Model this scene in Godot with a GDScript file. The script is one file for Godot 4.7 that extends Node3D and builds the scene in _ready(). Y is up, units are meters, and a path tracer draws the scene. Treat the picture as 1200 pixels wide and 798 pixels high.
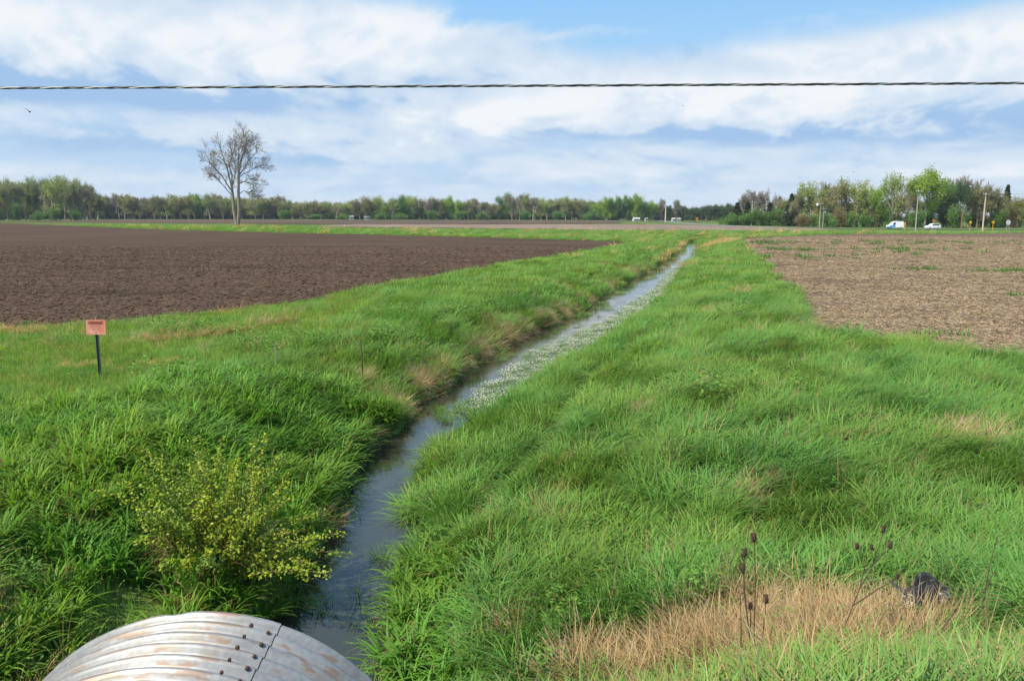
extends Node3D

const EYE := Vector3(0, 3.2, 0)
var MATS := {}
var noise_a := FastNoiseLite.new()
var noise_b := FastNoiseLite.new()
var noise_c := FastNoiseLite.new()

# ---------------------------------------------------------------- mesh builder
class MB:
	var v := PackedVector3Array()
	var n := PackedVector3Array()
	var c := PackedColorArray()
	var uv := PackedVector2Array()
	var ix := PackedInt32Array()
	var use_n := false
	var use_c := false
	var use_uv := false
	func tri(a: Vector3, b: Vector3, d: Vector3, col := Color.WHITE) -> void:
		var k := v.size()
		v.push_back(a); v.push_back(b); v.push_back(d)
		if use_c:
			c.push_back(col); c.push_back(col); c.push_back(col)
		ix.push_back(k); ix.push_back(k + 1); ix.push_back(k + 2)
	func quad(a: Vector3, b: Vector3, d: Vector3, e: Vector3, col := Color.WHITE) -> void:
		var k := v.size()
		v.push_back(a); v.push_back(b); v.push_back(d); v.push_back(e)
		if use_c:
			c.push_back(col); c.push_back(col); c.push_back(col); c.push_back(col)
		ix.append_array([k, k + 1, k + 2, k, k + 2, k + 3])
	func box(p: Vector3, s: Vector3, b := Basis.IDENTITY, col := Color.WHITE) -> void:
		var h := s * 0.5
		var q := []
		for i in 8:
			q.append(p + b * Vector3(h.x if i & 1 else -h.x, h.y if i & 2 else -h.y, h.z if i & 4 else -h.z))
		for f in [[0, 1, 3, 2], [5, 4, 6, 7], [4, 0, 2, 6], [1, 5, 7, 3], [2, 3, 7, 6], [4, 5, 1, 0]]:
			quad(q[f[0]], q[f[2]] if false else q[f[3]], q[f[2]], q[f[1]], col)
	func tube(pts: Array, radii: Array, sides: int, col := Color.WHITE, capped := false) -> void:
		var m := pts.size()
		var first := v.size()
		var u := Vector3.ZERO
		for k in m:
			var d: Vector3 = (pts[mini(k + 1, m - 1)] - pts[maxi(k - 1, 0)]).normalized()
			if k == 0:
				u = d.cross(Vector3.RIGHT if absf(d.x) < 0.8 else Vector3.UP).normalized()
			else:
				u = (u - d * u.dot(d)).normalized()
			var w := d.cross(u)
			for j in sides:
				var a := TAU * j / sides
				var o := u * cos(a) + w * sin(a)
				v.push_back(pts[k] + o * radii[k])
				if use_n: n.push_back(o)
				if use_c: c.push_back(col)
				if use_uv: uv.push_back(Vector2(float(j) / sides, k))
		for k in m - 1:
			for j in sides:
				var a := first + k * sides + j
				var b := first + k * sides + (j + 1) % sides
				ix.append_array([a, a + sides, b, b, a + sides, b + sides])
		if capped:
			for e in 2:
				var kk := 0 if e == 0 else m - 1
				var ci := v.size()
				v.push_back(pts[kk])
				if use_n: n.push_back((pts[0] - pts[1]).normalized() if e == 0 else (pts[m - 1] - pts[m - 2]).normalized())
				if use_c: c.push_back(col)
				if use_uv: uv.push_back(Vector2.ZERO)
				for j in sides:
					var a := first + kk * sides + j
					var b := first + kk * sides + (j + 1) % sides
					if e == 0: ix.append_array([ci, a, b])
					else: ix.append_array([ci, b, a])
	func lathe(p: Vector3, prof: Array, sides: int, b := Basis.IDENTITY, col := Color.WHITE) -> void:
		var first := v.size()
		for k in prof.size():
			for j in sides:
				var a := TAU * j / sides
				v.push_back(p + b * Vector3(cos(a) * prof[k].x, prof[k].y, sin(a) * prof[k].x))
				if use_c: c.push_back(col)
		for k in prof.size() - 1:
			for j in sides:
				var a := first + k * sides + j
				var d := first + k * sides + (j + 1) % sides
				ix.append_array([a, d, a + sides, d, d + sides, a + sides])
	func mesh(m: Material) -> ArrayMesh:
		var arr := []
		arr.resize(Mesh.ARRAY_MAX)
		arr[Mesh.ARRAY_VERTEX] = v
		if use_n: arr[Mesh.ARRAY_NORMAL] = n
		if use_c: arr[Mesh.ARRAY_COLOR] = c
		if use_uv: arr[Mesh.ARRAY_TEX_UV] = uv
		arr[Mesh.ARRAY_INDEX] = ix
		var am := ArrayMesh.new()
		am.add_surface_from_arrays(Mesh.PRIMITIVE_TRIANGLES, arr)
		am.surface_set_material(0, m)
		return am

func mb(nn := false, cc := false, uu := false) -> MB:
	var b := MB.new()
	b.use_n = nn; b.use_c = cc; b.use_uv = uu
	return b

func put(called: String, me: Mesh, parent: Node = self) -> MeshInstance3D:
	var o := MeshInstance3D.new()
	o.name = called
	o.mesh = me
	parent.add_child(o, true)
	return o

var taken := {}
func numbered(called: String) -> String:
	var k: int = taken.get(called, 0)
	taken[called] = k + 1
	return called if k == 0 else "%s_%03d" % [called, k]

func tag(o: Node, label: String, category: String, group := "", kind := "") -> void:
	o.set_meta("label", label)
	o.set_meta("category", category)
	if group: o.set_meta("group", group)
	if kind: o.set_meta("kind", kind)

func thing(called: String, label: String, category: String, at := Vector3.ZERO, turn := 0.0, group := "") -> Node3D:
	var o := Node3D.new()
	o.name = numbered(called)
	add_child(o)
	o.position = at
	o.rotation.y = turn
	tag(o, label, category, group)
	return o

func lin(r: float, g: float, b: float) -> Color:
	return Color(r, g, b).linear_to_srgb()

func mat(called: String, col: Color, rough := 0.9, spec := 0.3) -> StandardMaterial3D:
	var m := StandardMaterial3D.new()
	m.resource_name = called
	m.albedo_color = col.linear_to_srgb()
	m.roughness = rough
	m.metallic_specular = spec
	m.cull_mode = BaseMaterial3D.CULL_DISABLED
	MATS[called] = m
	return m

func leafmat(called: String, back := 0.5, rough := 0.55, spec := 0.35) -> StandardMaterial3D:
	var m := mat(called, Color.WHITE, rough, spec)
	m.vertex_color_use_as_albedo = true
	m.backlight_enabled = true
	m.backlight = Color(back, back, back * 0.75).linear_to_srgb()
	return m

func noise_tex(seed_: int, freq: float, size: int, ramp: Array, octaves := 5, type := FastNoiseLite.TYPE_SIMPLEX_SMOOTH) -> ImageTexture:
	var f := FastNoiseLite.new()
	f.seed = seed_
	f.frequency = freq
	f.noise_type = type
	f.fractal_octaves = octaves
	f.fractal_gain = 0.6
	var im := f.get_seamless_image(size, size)
	var out := Image.create(size, size, false, Image.FORMAT_RGB8)
	var lut := []
	for i in 256:
		var t := i / 255.0
		var col: Color = ramp[0][1]
		for k in ramp.size() - 1:
			if t >= ramp[k][0]:
				col = (ramp[k][1] as Color).lerp(ramp[k + 1][1], clampf((t - ramp[k][0]) / (ramp[k + 1][0] - ramp[k][0]), 0, 1))
		lut.append(col.linear_to_srgb())
	var src := im.get_data()
	var step := src.size() / (size * size)
	var dst := PackedByteArray()
	dst.resize(size * size * 3)
	for i in size * size:
		var q: Color = lut[src[i * step]]
		dst[i * 3] = int(q.r * 255); dst[i * 3 + 1] = int(q.g * 255); dst[i * 3 + 2] = int(q.b * 255)
	return ImageTexture.create_from_image(Image.create_from_data(size, size, false, Image.FORMAT_RGB8, dst))

func lut(tab: Array, z: float) -> float:
	var m := tab.size()
	if z >= tab[0][0]: return tab[0][1]
	for k in range(1, m):
		if z >= tab[k][0]:
			var t: float = (z - tab[k - 1][0]) / (tab[k][0] - tab[k - 1][0])
			return lerpf(tab[k - 1][1], tab[k][1], t)
	return tab[m - 1][1]

# ---------------------------------------------------------------- lie of the land (field level 0, water -0.8)
const WATER := -0.8
var WL := [[-3.0, -2.45], [-5.0, -2.35], [-7.15, -2.32], [-8.9, -2.43], [-10.3, -2.5], [-11.7, -2.48], [-13.0, -2.32], [-14.7, -2.13], [-16.0, -1.96], [-18.6, -1.44], [-22.0, -0.61], [-25.1, 0.14], [-29.2, 1.59], [-34.8, 3.41], [-42.9, 5.59], [-55.9, 9.67], [-80.0, 16.4], [-101.8, 22.1], [-118.0, 25.8], [-140.0, 31.0]]
var WR := [[-3.0, -0.9], [-5.0, -1.3], [-7.15, -1.68], [-8.9, -1.7], [-10.3, -1.82], [-11.7, -1.88], [-13.0, -1.72], [-14.7, -1.45], [-16.0, -1.07], [-18.6, -0.51], [-22.0, 0.24], [-25.1, 1.38], [-29.2, 3.19], [-34.8, 5.11], [-42.9, 7.68], [-55.9, 11.2], [-80.0, 18.3], [-101.8, 23.75], [-118.0, 27.2], [-140.0, 32.2]]
var MR := [[-3.0, -0.85], [-5.0, -1.0], [-7.15, -1.22], [-8.9, -1.3], [-10.3, -1.45], [-11.7, -1.5], [-13.0, -1.3], [-14.7, -1.0], [-15.6, -0.5], [-16.0, -0.18], [-18.6, 0.51], [-22.0, 2.18], [-25.1, 3.03], [-29.2, 4.46], [-34.8, 6.43], [-42.9, 8.61], [-55.9, 12.0], [-80.0, 18.8], [-101.8, 24.1], [-118.0, 27.6], [-140.0, 32.6]]
var XT := [[-3.0, 0.2], [-6.0, -0.5], [-8.0, -0.73], [-9.0, -0.41], [-11.3, 0.51], [-16.7, 1.67], [-19.85, 2.9], [-24.3, 4.4], [-34.6, 7.9], [-55.9, 13.4], [-72.0, 17.9], [-101.8, 26.0], [-118.0, 30.0], [-140.0, 35.0]]

func sm(a: float, b: float, x: float) -> float:
	return smoothstep(a, b, x)

func height(x: float, z: float) -> float:
	var far := maxf(0.0, -z - 120.0)
	var h := 0.05 * noise_a.get_noise_2d(x * 2.2, z * 2.2)
	if z > -60.0:
		h += 0.035 * noise_b.get_noise_2d(x * 9.0, z * 9.0)
	h -= 0.75 * sm(40, 110, x) * sm(90, 190, -z)
	h += 0.5 * sm(-40, -200, x) * sm(60, 220, -z)
	var near := 1.0 - sm(1.6, 3.2, absf(x + 1.62))
	var emb := 1.5 * lerpf(sm(-7.6, -1.6, z), sm(-6.3, -0.9, z), near)
	h += emb
	if z < -140.0:
		return h
	# reed mound on the left bank
	h += 0.28 * exp(-pow((x + 5.0) / 2.6, 2) - pow((z + 10.5) / 3.2, 2))
	h += 0.18 * exp(-pow((x - 4.0) / 3.5, 2) - pow((z + 12.0) / 3.5, 2))
	h -= 0.26 * sm(-5.8, -5.5, z) * (1.0 - sm(-4.6, -2.2, z)) * sm(0.0, 0.7, x) * (1.0 - sm(3.0, 3.6, x))
	var open := sm(-3.2, -4.4, z) * (1.0 - sm(118.0, 132.0, -z))
	if open <= 0.0 or x < -12.0 and z > -40.0 or x > 40.0 and z > -60.0:
		return h
	var wl := lut(WL, z) + 0.30 * noise_b.get_noise_2d(z * 14.0, 3.0) + 0.16 * noise_b.get_noise_2d(z * 45.0, 33.0)
	var mr := lut(MR, z) + 0.34 * noise_b.get_noise_2d(z * 14.0, 77.0) + 0.2 * noise_b.get_noise_2d(z * 45.0, 133.0)
	var cut := h
	if x < wl:
		var d := wl - x
		var low := lerpf(-0.98, -0.5, sm(-0.05, 0.3, d))
		cut = lerpf(low, h, sm(0.12, 2.6, d))
	elif x > mr:
		var xt := lut(XT, z) + 0.3 * noise_b.get_noise_2d(z * 8.0, 140.0)
		var d := x - mr
		var low := -0.95 + 0.3 * sm(0, 0.25, d) + 0.16 * sm(0.2, maxf(0.5, xt - mr), d)
		low -= 0.2 * exp(-pow((x - xt + 0.12) / 0.2, 2)) * sm(24.0, 18.0, -z)
		var up := sm(xt - 0.05, xt + 0.4, x) * 0.66 + sm(xt + 0.3, xt + 3.0, x) * 0.34
		cut = lerpf(low, h, up)
	else:
		var e := minf(x - wl, mr - x)
		cut = lerpf(-0.95, -1.35, sm(0, 0.4, e))
	return lerpf(h, minf(cut, h + 0.02), open)

func ground_at(x: float, z: float, up := 0.0) -> Vector3:
	return Vector3(x, height(x, z) + up, z)

func spread(lo: float, hi: float, fine_lo: float, fine_hi: float, step: float, grow: float) -> PackedFloat32Array:
	var right := []
	var p := fine_lo
	while p < fine_hi:
		right.append(p)
		p += step
	var s := step
	while p < hi:
		right.append(p)
		s *= grow
		p += s
	right.append(hi)
	var left := []
	p = fine_lo - step
	s = step
	while p > lo:
		left.append(p)
		s *= grow
		p -= s
	left.append(lo)
	left.reverse()
	return PackedFloat32Array(left + right)

# grid(xs of row, zs): rows of equal length
func sheet(rows: Array, m: Material) -> ArrayMesh:
	var b := mb(true)
	var w: int = rows[0].size()
	for r in rows:
		for p in r: b.v.push_back(p)
	var hh := rows.size()
	b.n.resize(w * hh)
	for j in hh:
		for i in w:
			var dx: Vector3 = rows[j][mini(i + 1, w - 1)] - rows[j][maxi(i - 1, 0)]
			var dz: Vector3 = rows[mini(j + 1, hh - 1)][i] - rows[maxi(j - 1, 0)][i]
			var q := dz.cross(dx).normalized()
			b.n[j * w + i] = q if q.y >= 0 else -q
	var flip: bool = ((rows[1][0] - rows[0][0]).cross(rows[0][1] - rows[0][0])).y < 0
	for j in hh - 1:
		for i in w - 1:
			var a := j * w + i
			if flip: b.ix.append_array([a, a + w, a + 1, a + 1, a + w, a + w + 1])
			else: b.ix.append_array([a, a + 1, a + w, a + 1, a + w + 1, a + w])
	return b.mesh(m)

# ---------------------------------------------------------------- sky
var sky_n1 := FastNoiseLite.new()
var sky_n2 := FastNoiseLite.new()
var sky_n3 := FastNoiseLite.new()
# soft cloud masses: azimuth, elevation, half width, half height, cover, brightness
const MASSES := [
	[-22.0, 11.6, 15.0, 1.9, 0.7, 0.30], [-9.5, 13.0, 7.0, 1.2, 0.7, 0.36], [-37.0, 11.6, 12.0, 1.8, 0.6, 0.22], [-6.0, 10.6, 9.0, 0.8, 0.5, 0.16],
	[-24.0, 7.8, 13.0, 0.75, 0.5, -0.62], [-36.0, 8.2, 11.0, 0.9, 0.5, -0.55], [-10.0, 9.0, 6.0, 0.5, 0.2, -0.2],
	[0.0, 7.2, 6.0, 0.95, 0.9, 0.60], [7.0, 8.6, 10.0, 1.0, 0.8, 0.28], [22.0, 8.0, 13.0, 1.5, 0.9, 0.42], [34.0, 10.4, 8.0, 1.6, 0.9, 0.42], [27.0, 10.4, 6.0, 0.8, 0.7, 0.3],
	[18.0, 5.5, 15.0, 0.6, 0.5, -0.50], [9.0, 4.2, 3.0, 1.0, 0.4, 0.25], [34.0, 4.8, 7.0, 0.6, 0.3, -0.25], [33.5, 3.0, 3.5, 0.9, 0.5, 0.30], [4.0, 3.2, 4.0, 0.7, 0.4, 0.15],
	[-28.0, 4.4, 8.0, 0.8, 0.1, -0.35], [-12.0, 5.6, 9.0, 0.7, 0.4, 0.12], [-33.0, 2.4, 4.0, 0.5, 0.5, 0.30], [-15.0, 3.6, 5.0, 0.5, 0.2, -0.22], [15.0, 3.0, 4.0, 0.7, 0.3, 0.15],
	[18.0, 13.9, 22.0, 1.7, -1.1, 0.0], [-2.0, 13.6, 4.0, 1.2, -0.6, 0.0], [-30.0, 14.9, 10.0, 0.7, -0.5, -0.1], [10.0, 11.4, 7.0, 0.6, -0.25, 0.0],
	[4.0, 14.5, 2.4, 0.45, 0.8, 0.2], [21.0, 12.7, 5.0, 0.3, 0.35, 0.05], [5.0, 12.1, 6.0, 0.35, 0.4, 0.1],
]
func sky_color(az: float, el: float) -> Color:
	# degrees; layered cloud drawn out along the horizon
	var s := 1.0 / (0.35 + 0.035 * el)
	var wx := az + 3.0 * sky_n3.get_noise_2d(az * 2.0, el * 7.0)
	var a := sky_n1.get_noise_2d(wx * 0.9, el * 4.6 * s * 0.6)
	var b := sky_n2.get_noise_2d(wx * 2.4, el * 9.5 * s * 0.6 + 40.0)
	var f := sky_n2.get_noise_2d(wx * 7.0 + 300.0, el * 24.0 * s * 0.6)
	var cover := 0.74 + 0.5 * a + 0.30 * b + 0.12 * f
	var bright := 0.40 + 0.26 * a + 0.38 * b + 0.2 * f
	if absf(az) < 62.0 and el < 21.0:
		var we := el + 1.0 * b + 0.9 * a + 0.22 * f
		var wz := wx + 5.0 * b
		for m in MASSES:
			var p: float = (wz - m[0]) / m[2]
			var q: float = (we - m[1]) / m[3]
			var r := p * p + q * q
			if r < 7.0:
				var g := exp(-r * 0.8)
				cover += m[4] * g
				bright += m[5] * g
	cover += 0.5 * (1.0 - smoothstep(0.0, 4.0, el)) - 0.28 * smoothstep(13.0, 24.0, el)
	bright = lerpf(0.66, bright, smoothstep(-1.0, 3.5, el))
	var k := smoothstep(0.15, 1.1, cover)
	var blue := Color8(200, 224, 245).lerp(Color8(146, 200, 248), smoothstep(3.0, 17.0, el))
	blue = blue.lerp(Color8(92, 142, 214), smoothstep(22.0, 80.0, el))
	var t := clampf(bright, 0.0, 1.0)
	var cl := Color8(163, 196, 233).lerp(Color8(212, 227, 243), smoothstep(0.0, 0.55, t)).lerp(Color8(241, 245, 250), smoothstep(0.5, 1.0, t))
	return blue.lerp(cl, k)

func make_sky() -> ImageTexture:
	sky_n1.seed = 11; sky_n1.frequency = 0.035; sky_n1.fractal_octaves = 5
	sky_n2.seed = 23; sky_n2.frequency = 0.05; sky_n2.fractal_octaves = 5; sky_n2.fractal_gain = 0.55
	sky_n3.seed = 5; sky_n3.frequency = 0.02; sky_n3.fractal_octaves = 3
	var w := 1024
	var h := 512
	var im := Image.create(w, h, false, Image.FORMAT_RGB8)
	for y in h / 2:
		var el := 90.0 - (y + 0.5) / h * 180.0
		for x in w:
			im.set_pixel(x, y, sky_at(x, w, el))
	im.fill_rect(Rect2i(0, h / 2, w, h / 2), Color8(150, 160, 150))
	im.resize(4096, 2048, Image.INTERPOLATE_CUBIC)
	w = 4096
	h = 2048
	for y in range(1024 - 230, 1024):
		var el := 90.0 - (y + 0.5) / h * 180.0
		for x in w:
			im.set_pixel(x, y, sky_at(x, w, el))
	return ImageTexture.create_from_image(im)

func sky_at(x: int, w: int, el: float) -> Color:
	var az := (x + 0.5) / w * 360.0
	if az > 180.0: az -= 360.0
	var col := sky_color(az, el)
	var seam := 180.0 - absf(az)
	if seam < 25.0:
		var other := sky_color(-360.0 + az if az > 0 else 360.0 + az, el)
		col = col.lerp(other, 0.5 * (1.0 - smoothstep(0.0, 25.0, seam)))
	return col

# ---------------------------------------------------------------- grass
func blade(b: MB, at: Vector3, az: float, lean: float, len_: float, width: float, droop: float, segs: int, col: Color, tip: Color) -> void:
	var p := at
	var ang := lean
	var st := len_ / segs
	var side := Vector3(cos(az + PI / 2), 0, sin(az + PI / 2))
	var prev := b.v.size()
	for k in segs + 1:
		var t := float(k) / segs
		var w := width * 0.5 * (1.0 - pow(t, 2.2)) * (0.65 + 0.35 * minf(1.0, t * 4.0))
		var cc := col.lerp(tip, t * t)
		if k == segs:
			b.v.push_back(p); b.c.push_back(cc)
		else:
			b.v.push_back(p - side * w); b.v.push_back(p + side * w)
			b.c.push_back(cc); b.c.push_back(cc)
		p += Vector3(cos(az) * sin(ang), cos(ang), sin(az) * sin(ang)) * st
		ang += droop / segs * (0.4 + 1.2 * t)
	for k in segs:
		var a := prev + k * 2
		if k == segs - 1: b.ix.append_array([a, a + 1, a + 2])
		else: b.ix.append_array([a, a + 1, a + 2, a + 1, a + 3, a + 2])

func clump(seed_: int, count: int, rad: float, l0: float, l1: float, width: float, lean: float, droop: float, segs: int, base: Color, vary: float, dry: float, dry_col: Color, bias := 0.0, jitter := 1.0) -> MB:
	var rng := RandomNumberGenerator.new()
	rng.seed = seed_
	var b := mb(false, true)
	for i in count:
		var a := rng.randf() * TAU
		var r := rad * sqrt(rng.randf())
		var az := a + rng.randf_range(-jitter, jitter)
		if rng.randf() < bias: az = rng.randf_range(-0.6, 0.6)
		var f := 1.0 + rng.randf_range(-vary, vary)
		var h := rng.randf_range(-vary, vary) * 0.5
		var col := Color(base.r * f * (1.0 + h), base.g * f, base.b * f * (1.0 - h))
		if rng.randf() < dry: col = dry_col * rng.randf_range(0.7, 1.15)
		var tip := col.lerp(dry_col, 0.16 * rng.randf())
		blade(b, Vector3(cos(a) * r, -0.02, sin(a) * r), az, rng.randf_range(0.02, lean), rng.randf_range(l0, l1), width * rng.randf_range(0.65, 1.25), rng.randf_range(0.3 * droop, droop), segs, col, tip)
	return b

class Scatter:
	var buf := PackedFloat32Array()
	var count := 0
	func add(t: Transform3D, c: Color) -> void:
		var b := t.basis
		buf.append_array([b.x.x, b.y.x, b.z.x, t.origin.x, b.x.y, b.y.y, b.z.y, t.origin.y, b.x.z, b.y.z, b.z.z, t.origin.z, c.r, c.g, c.b, 1.0])
		count += 1

func strew(called: String, s: Scatter, me: Mesh, label: String, category: String) -> void:
	if s.count == 0: return
	var mm := MultiMesh.new()
	mm.transform_format = MultiMesh.TRANSFORM_3D
	mm.use_colors = true
	mm.mesh = me
	mm.instance_count = s.count
	mm.buffer = s.buf
	var o := MultiMeshInstance3D.new()
	o.name = numbered(called)
	o.multimesh = mm
	add_child(o)
	tag(o, label, category, "", "stuff")

func turf_basis(az: float, lean_dir: Vector2, lean: float, sx: float, sy: float) -> Basis:
	var b := Basis(Vector3.UP, az).scaled(Vector3(sx, sy, sx))
	if lean > 0.01:
		var axis := Vector3(lean_dir.y, 0, -lean_dir.x).normalized()
		b = Basis(axis, lean) * b
	return b

# patches of dead grass: x, z, half x, half z, turn
const STRAW := [
	[0.7, -5.35, 0.5, 0.45, 0.0], [1.4, -5.3, 0.85, 0.52, 0.0], [2.2, -5.1, 0.8, 0.66, 0.0], [2.85, -5.15, 0.4, 0.5, 0.0],
	[-8.6, -20.5, 2.2, 0.35, -0.65], [-7.0, -23.3, 0.9, 0.35, -0.5], [-9.3, -16.6, 0.75, 0.45, 0.0], [-7.8, -16.9, 0.7, 0.35, 0.0],
	[2.75, -8.7, 0.3, 0.6, 0.6], [6.4, -10.7, 0.7, 0.7, 0.3], [0.35, -8.9, 0.2, 0.6, 0.4],
	[6.4, -18.1, 0.3, 0.25, 0.0], [6.7, -26.2, 0.6, 0.5, 0.0], [3.4, -14.0, 0.16, 0.3, 0.0], [8.3, -21.9, 0.7, 0.4, 0.4],
	[-3.35, -7.4, 0.5, 0.5, 0.0], [-3.3, -5.1, 0.35, 0.4, 0.0], [2.0, -37.0, 1.1, 0.8, -0.4], [-0.9, -25.6, 0.3, 0.5, 0.0], [7.0, -52.0, 2.0, 1.4, -0.5], [-3.2, -16.4, 0.22, 0.3, 0.0],
	[13.5, -62.0, 2.0, 1.2, -0.4], [24.0, -97.0, 3.0, 3.5, 0.0], [27.5, -104.0, 2.6, 4.0, 0.0], [9.6, -33.0, 0.6, 0.8, 0.0], [-13.5, -21.2, 1.0, 0.3, 0.0], [15.0, -58.0, 1.0, 2.4, -0.25],
]
func straw_at(x: float, z: float) -> float:
	var best := 0.0
	for s in STRAW:
		var dx: float = x - s[0]
		var dz: float = z - s[1]
		if absf(dx) > 6.0 or absf(dz) > 6.0: continue
		var ca := cos(s[4])
		var sa := sin(s[4])
		var p: float = (dx * ca + dz * sa) / s[2]
		var q: float = (-dx * sa + dz * ca) / s[3]
		best = maxf(best, 1.0 - (p * p + q * q))
	return best + (0.8 * noise_b.get_noise_2d(x * 34.0, z * 34.0) if best > 0.0 else 0.0)

var LF := [[-21.0, -40.0], [-21.6, -20.0], [-22.1, -14.5], [-23.4, -12.0], [-27.3, -8.9], [-34.3, -6.3], [-52.7, 0.0], [-88.6, 12.9], [-97.0, 14.6], [-101.0, 12.5], [-126.0, -13.5], [-178.0, -76.0], [-302.0, -194.0]]
var RF := [[-13.5, 18.0], [-15.5, 13.2], [-17.1, 11.3], [-19.4, 9.6], [-21.9, 8.75], [-23.9, 9.0], [-27.3, 10.4], [-38.9, 13.0], [-57.8, 17.8], [-100.5, 28.3], [-108.0, 31.0], [-121.0, 40.0], [-144.0, 62.0], [-178.0, 108.0], [-190.0, 130.0], [-214.0, 200.0]]
func left_field_edge(z: float) -> float:
	return lut(LF, z) + (0.5 * noise_b.get_noise_2d(z * 6.0, 400.0) + 0.25 * noise_b.get_noise_2d(z * 31.0, 400.0)) * (1.0 + 0.01 * -z)
func right_field_edge(z: float) -> float:
	return lut(RF, z) + (0.7 * noise_b.get_noise_2d(z * 6.0, 700.0) + 0.3 * noise_b.get_noise_2d(z * 31.0, 700.0)) * (1.0 + 0.01 * -z)
func in_left_field(x: float, z: float) -> bool:
	return z < -21.0 and z > -302.0 and x < left_field_edge(z)
func in_right_field(x: float, z: float) -> bool:
	return z < -13.5 and z > -214.0 and x > right_field_edge(z)

func in_view(x: float, z: float, room := 1.6) -> bool:
	return absf(x) < 0.69 * -z + room

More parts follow.
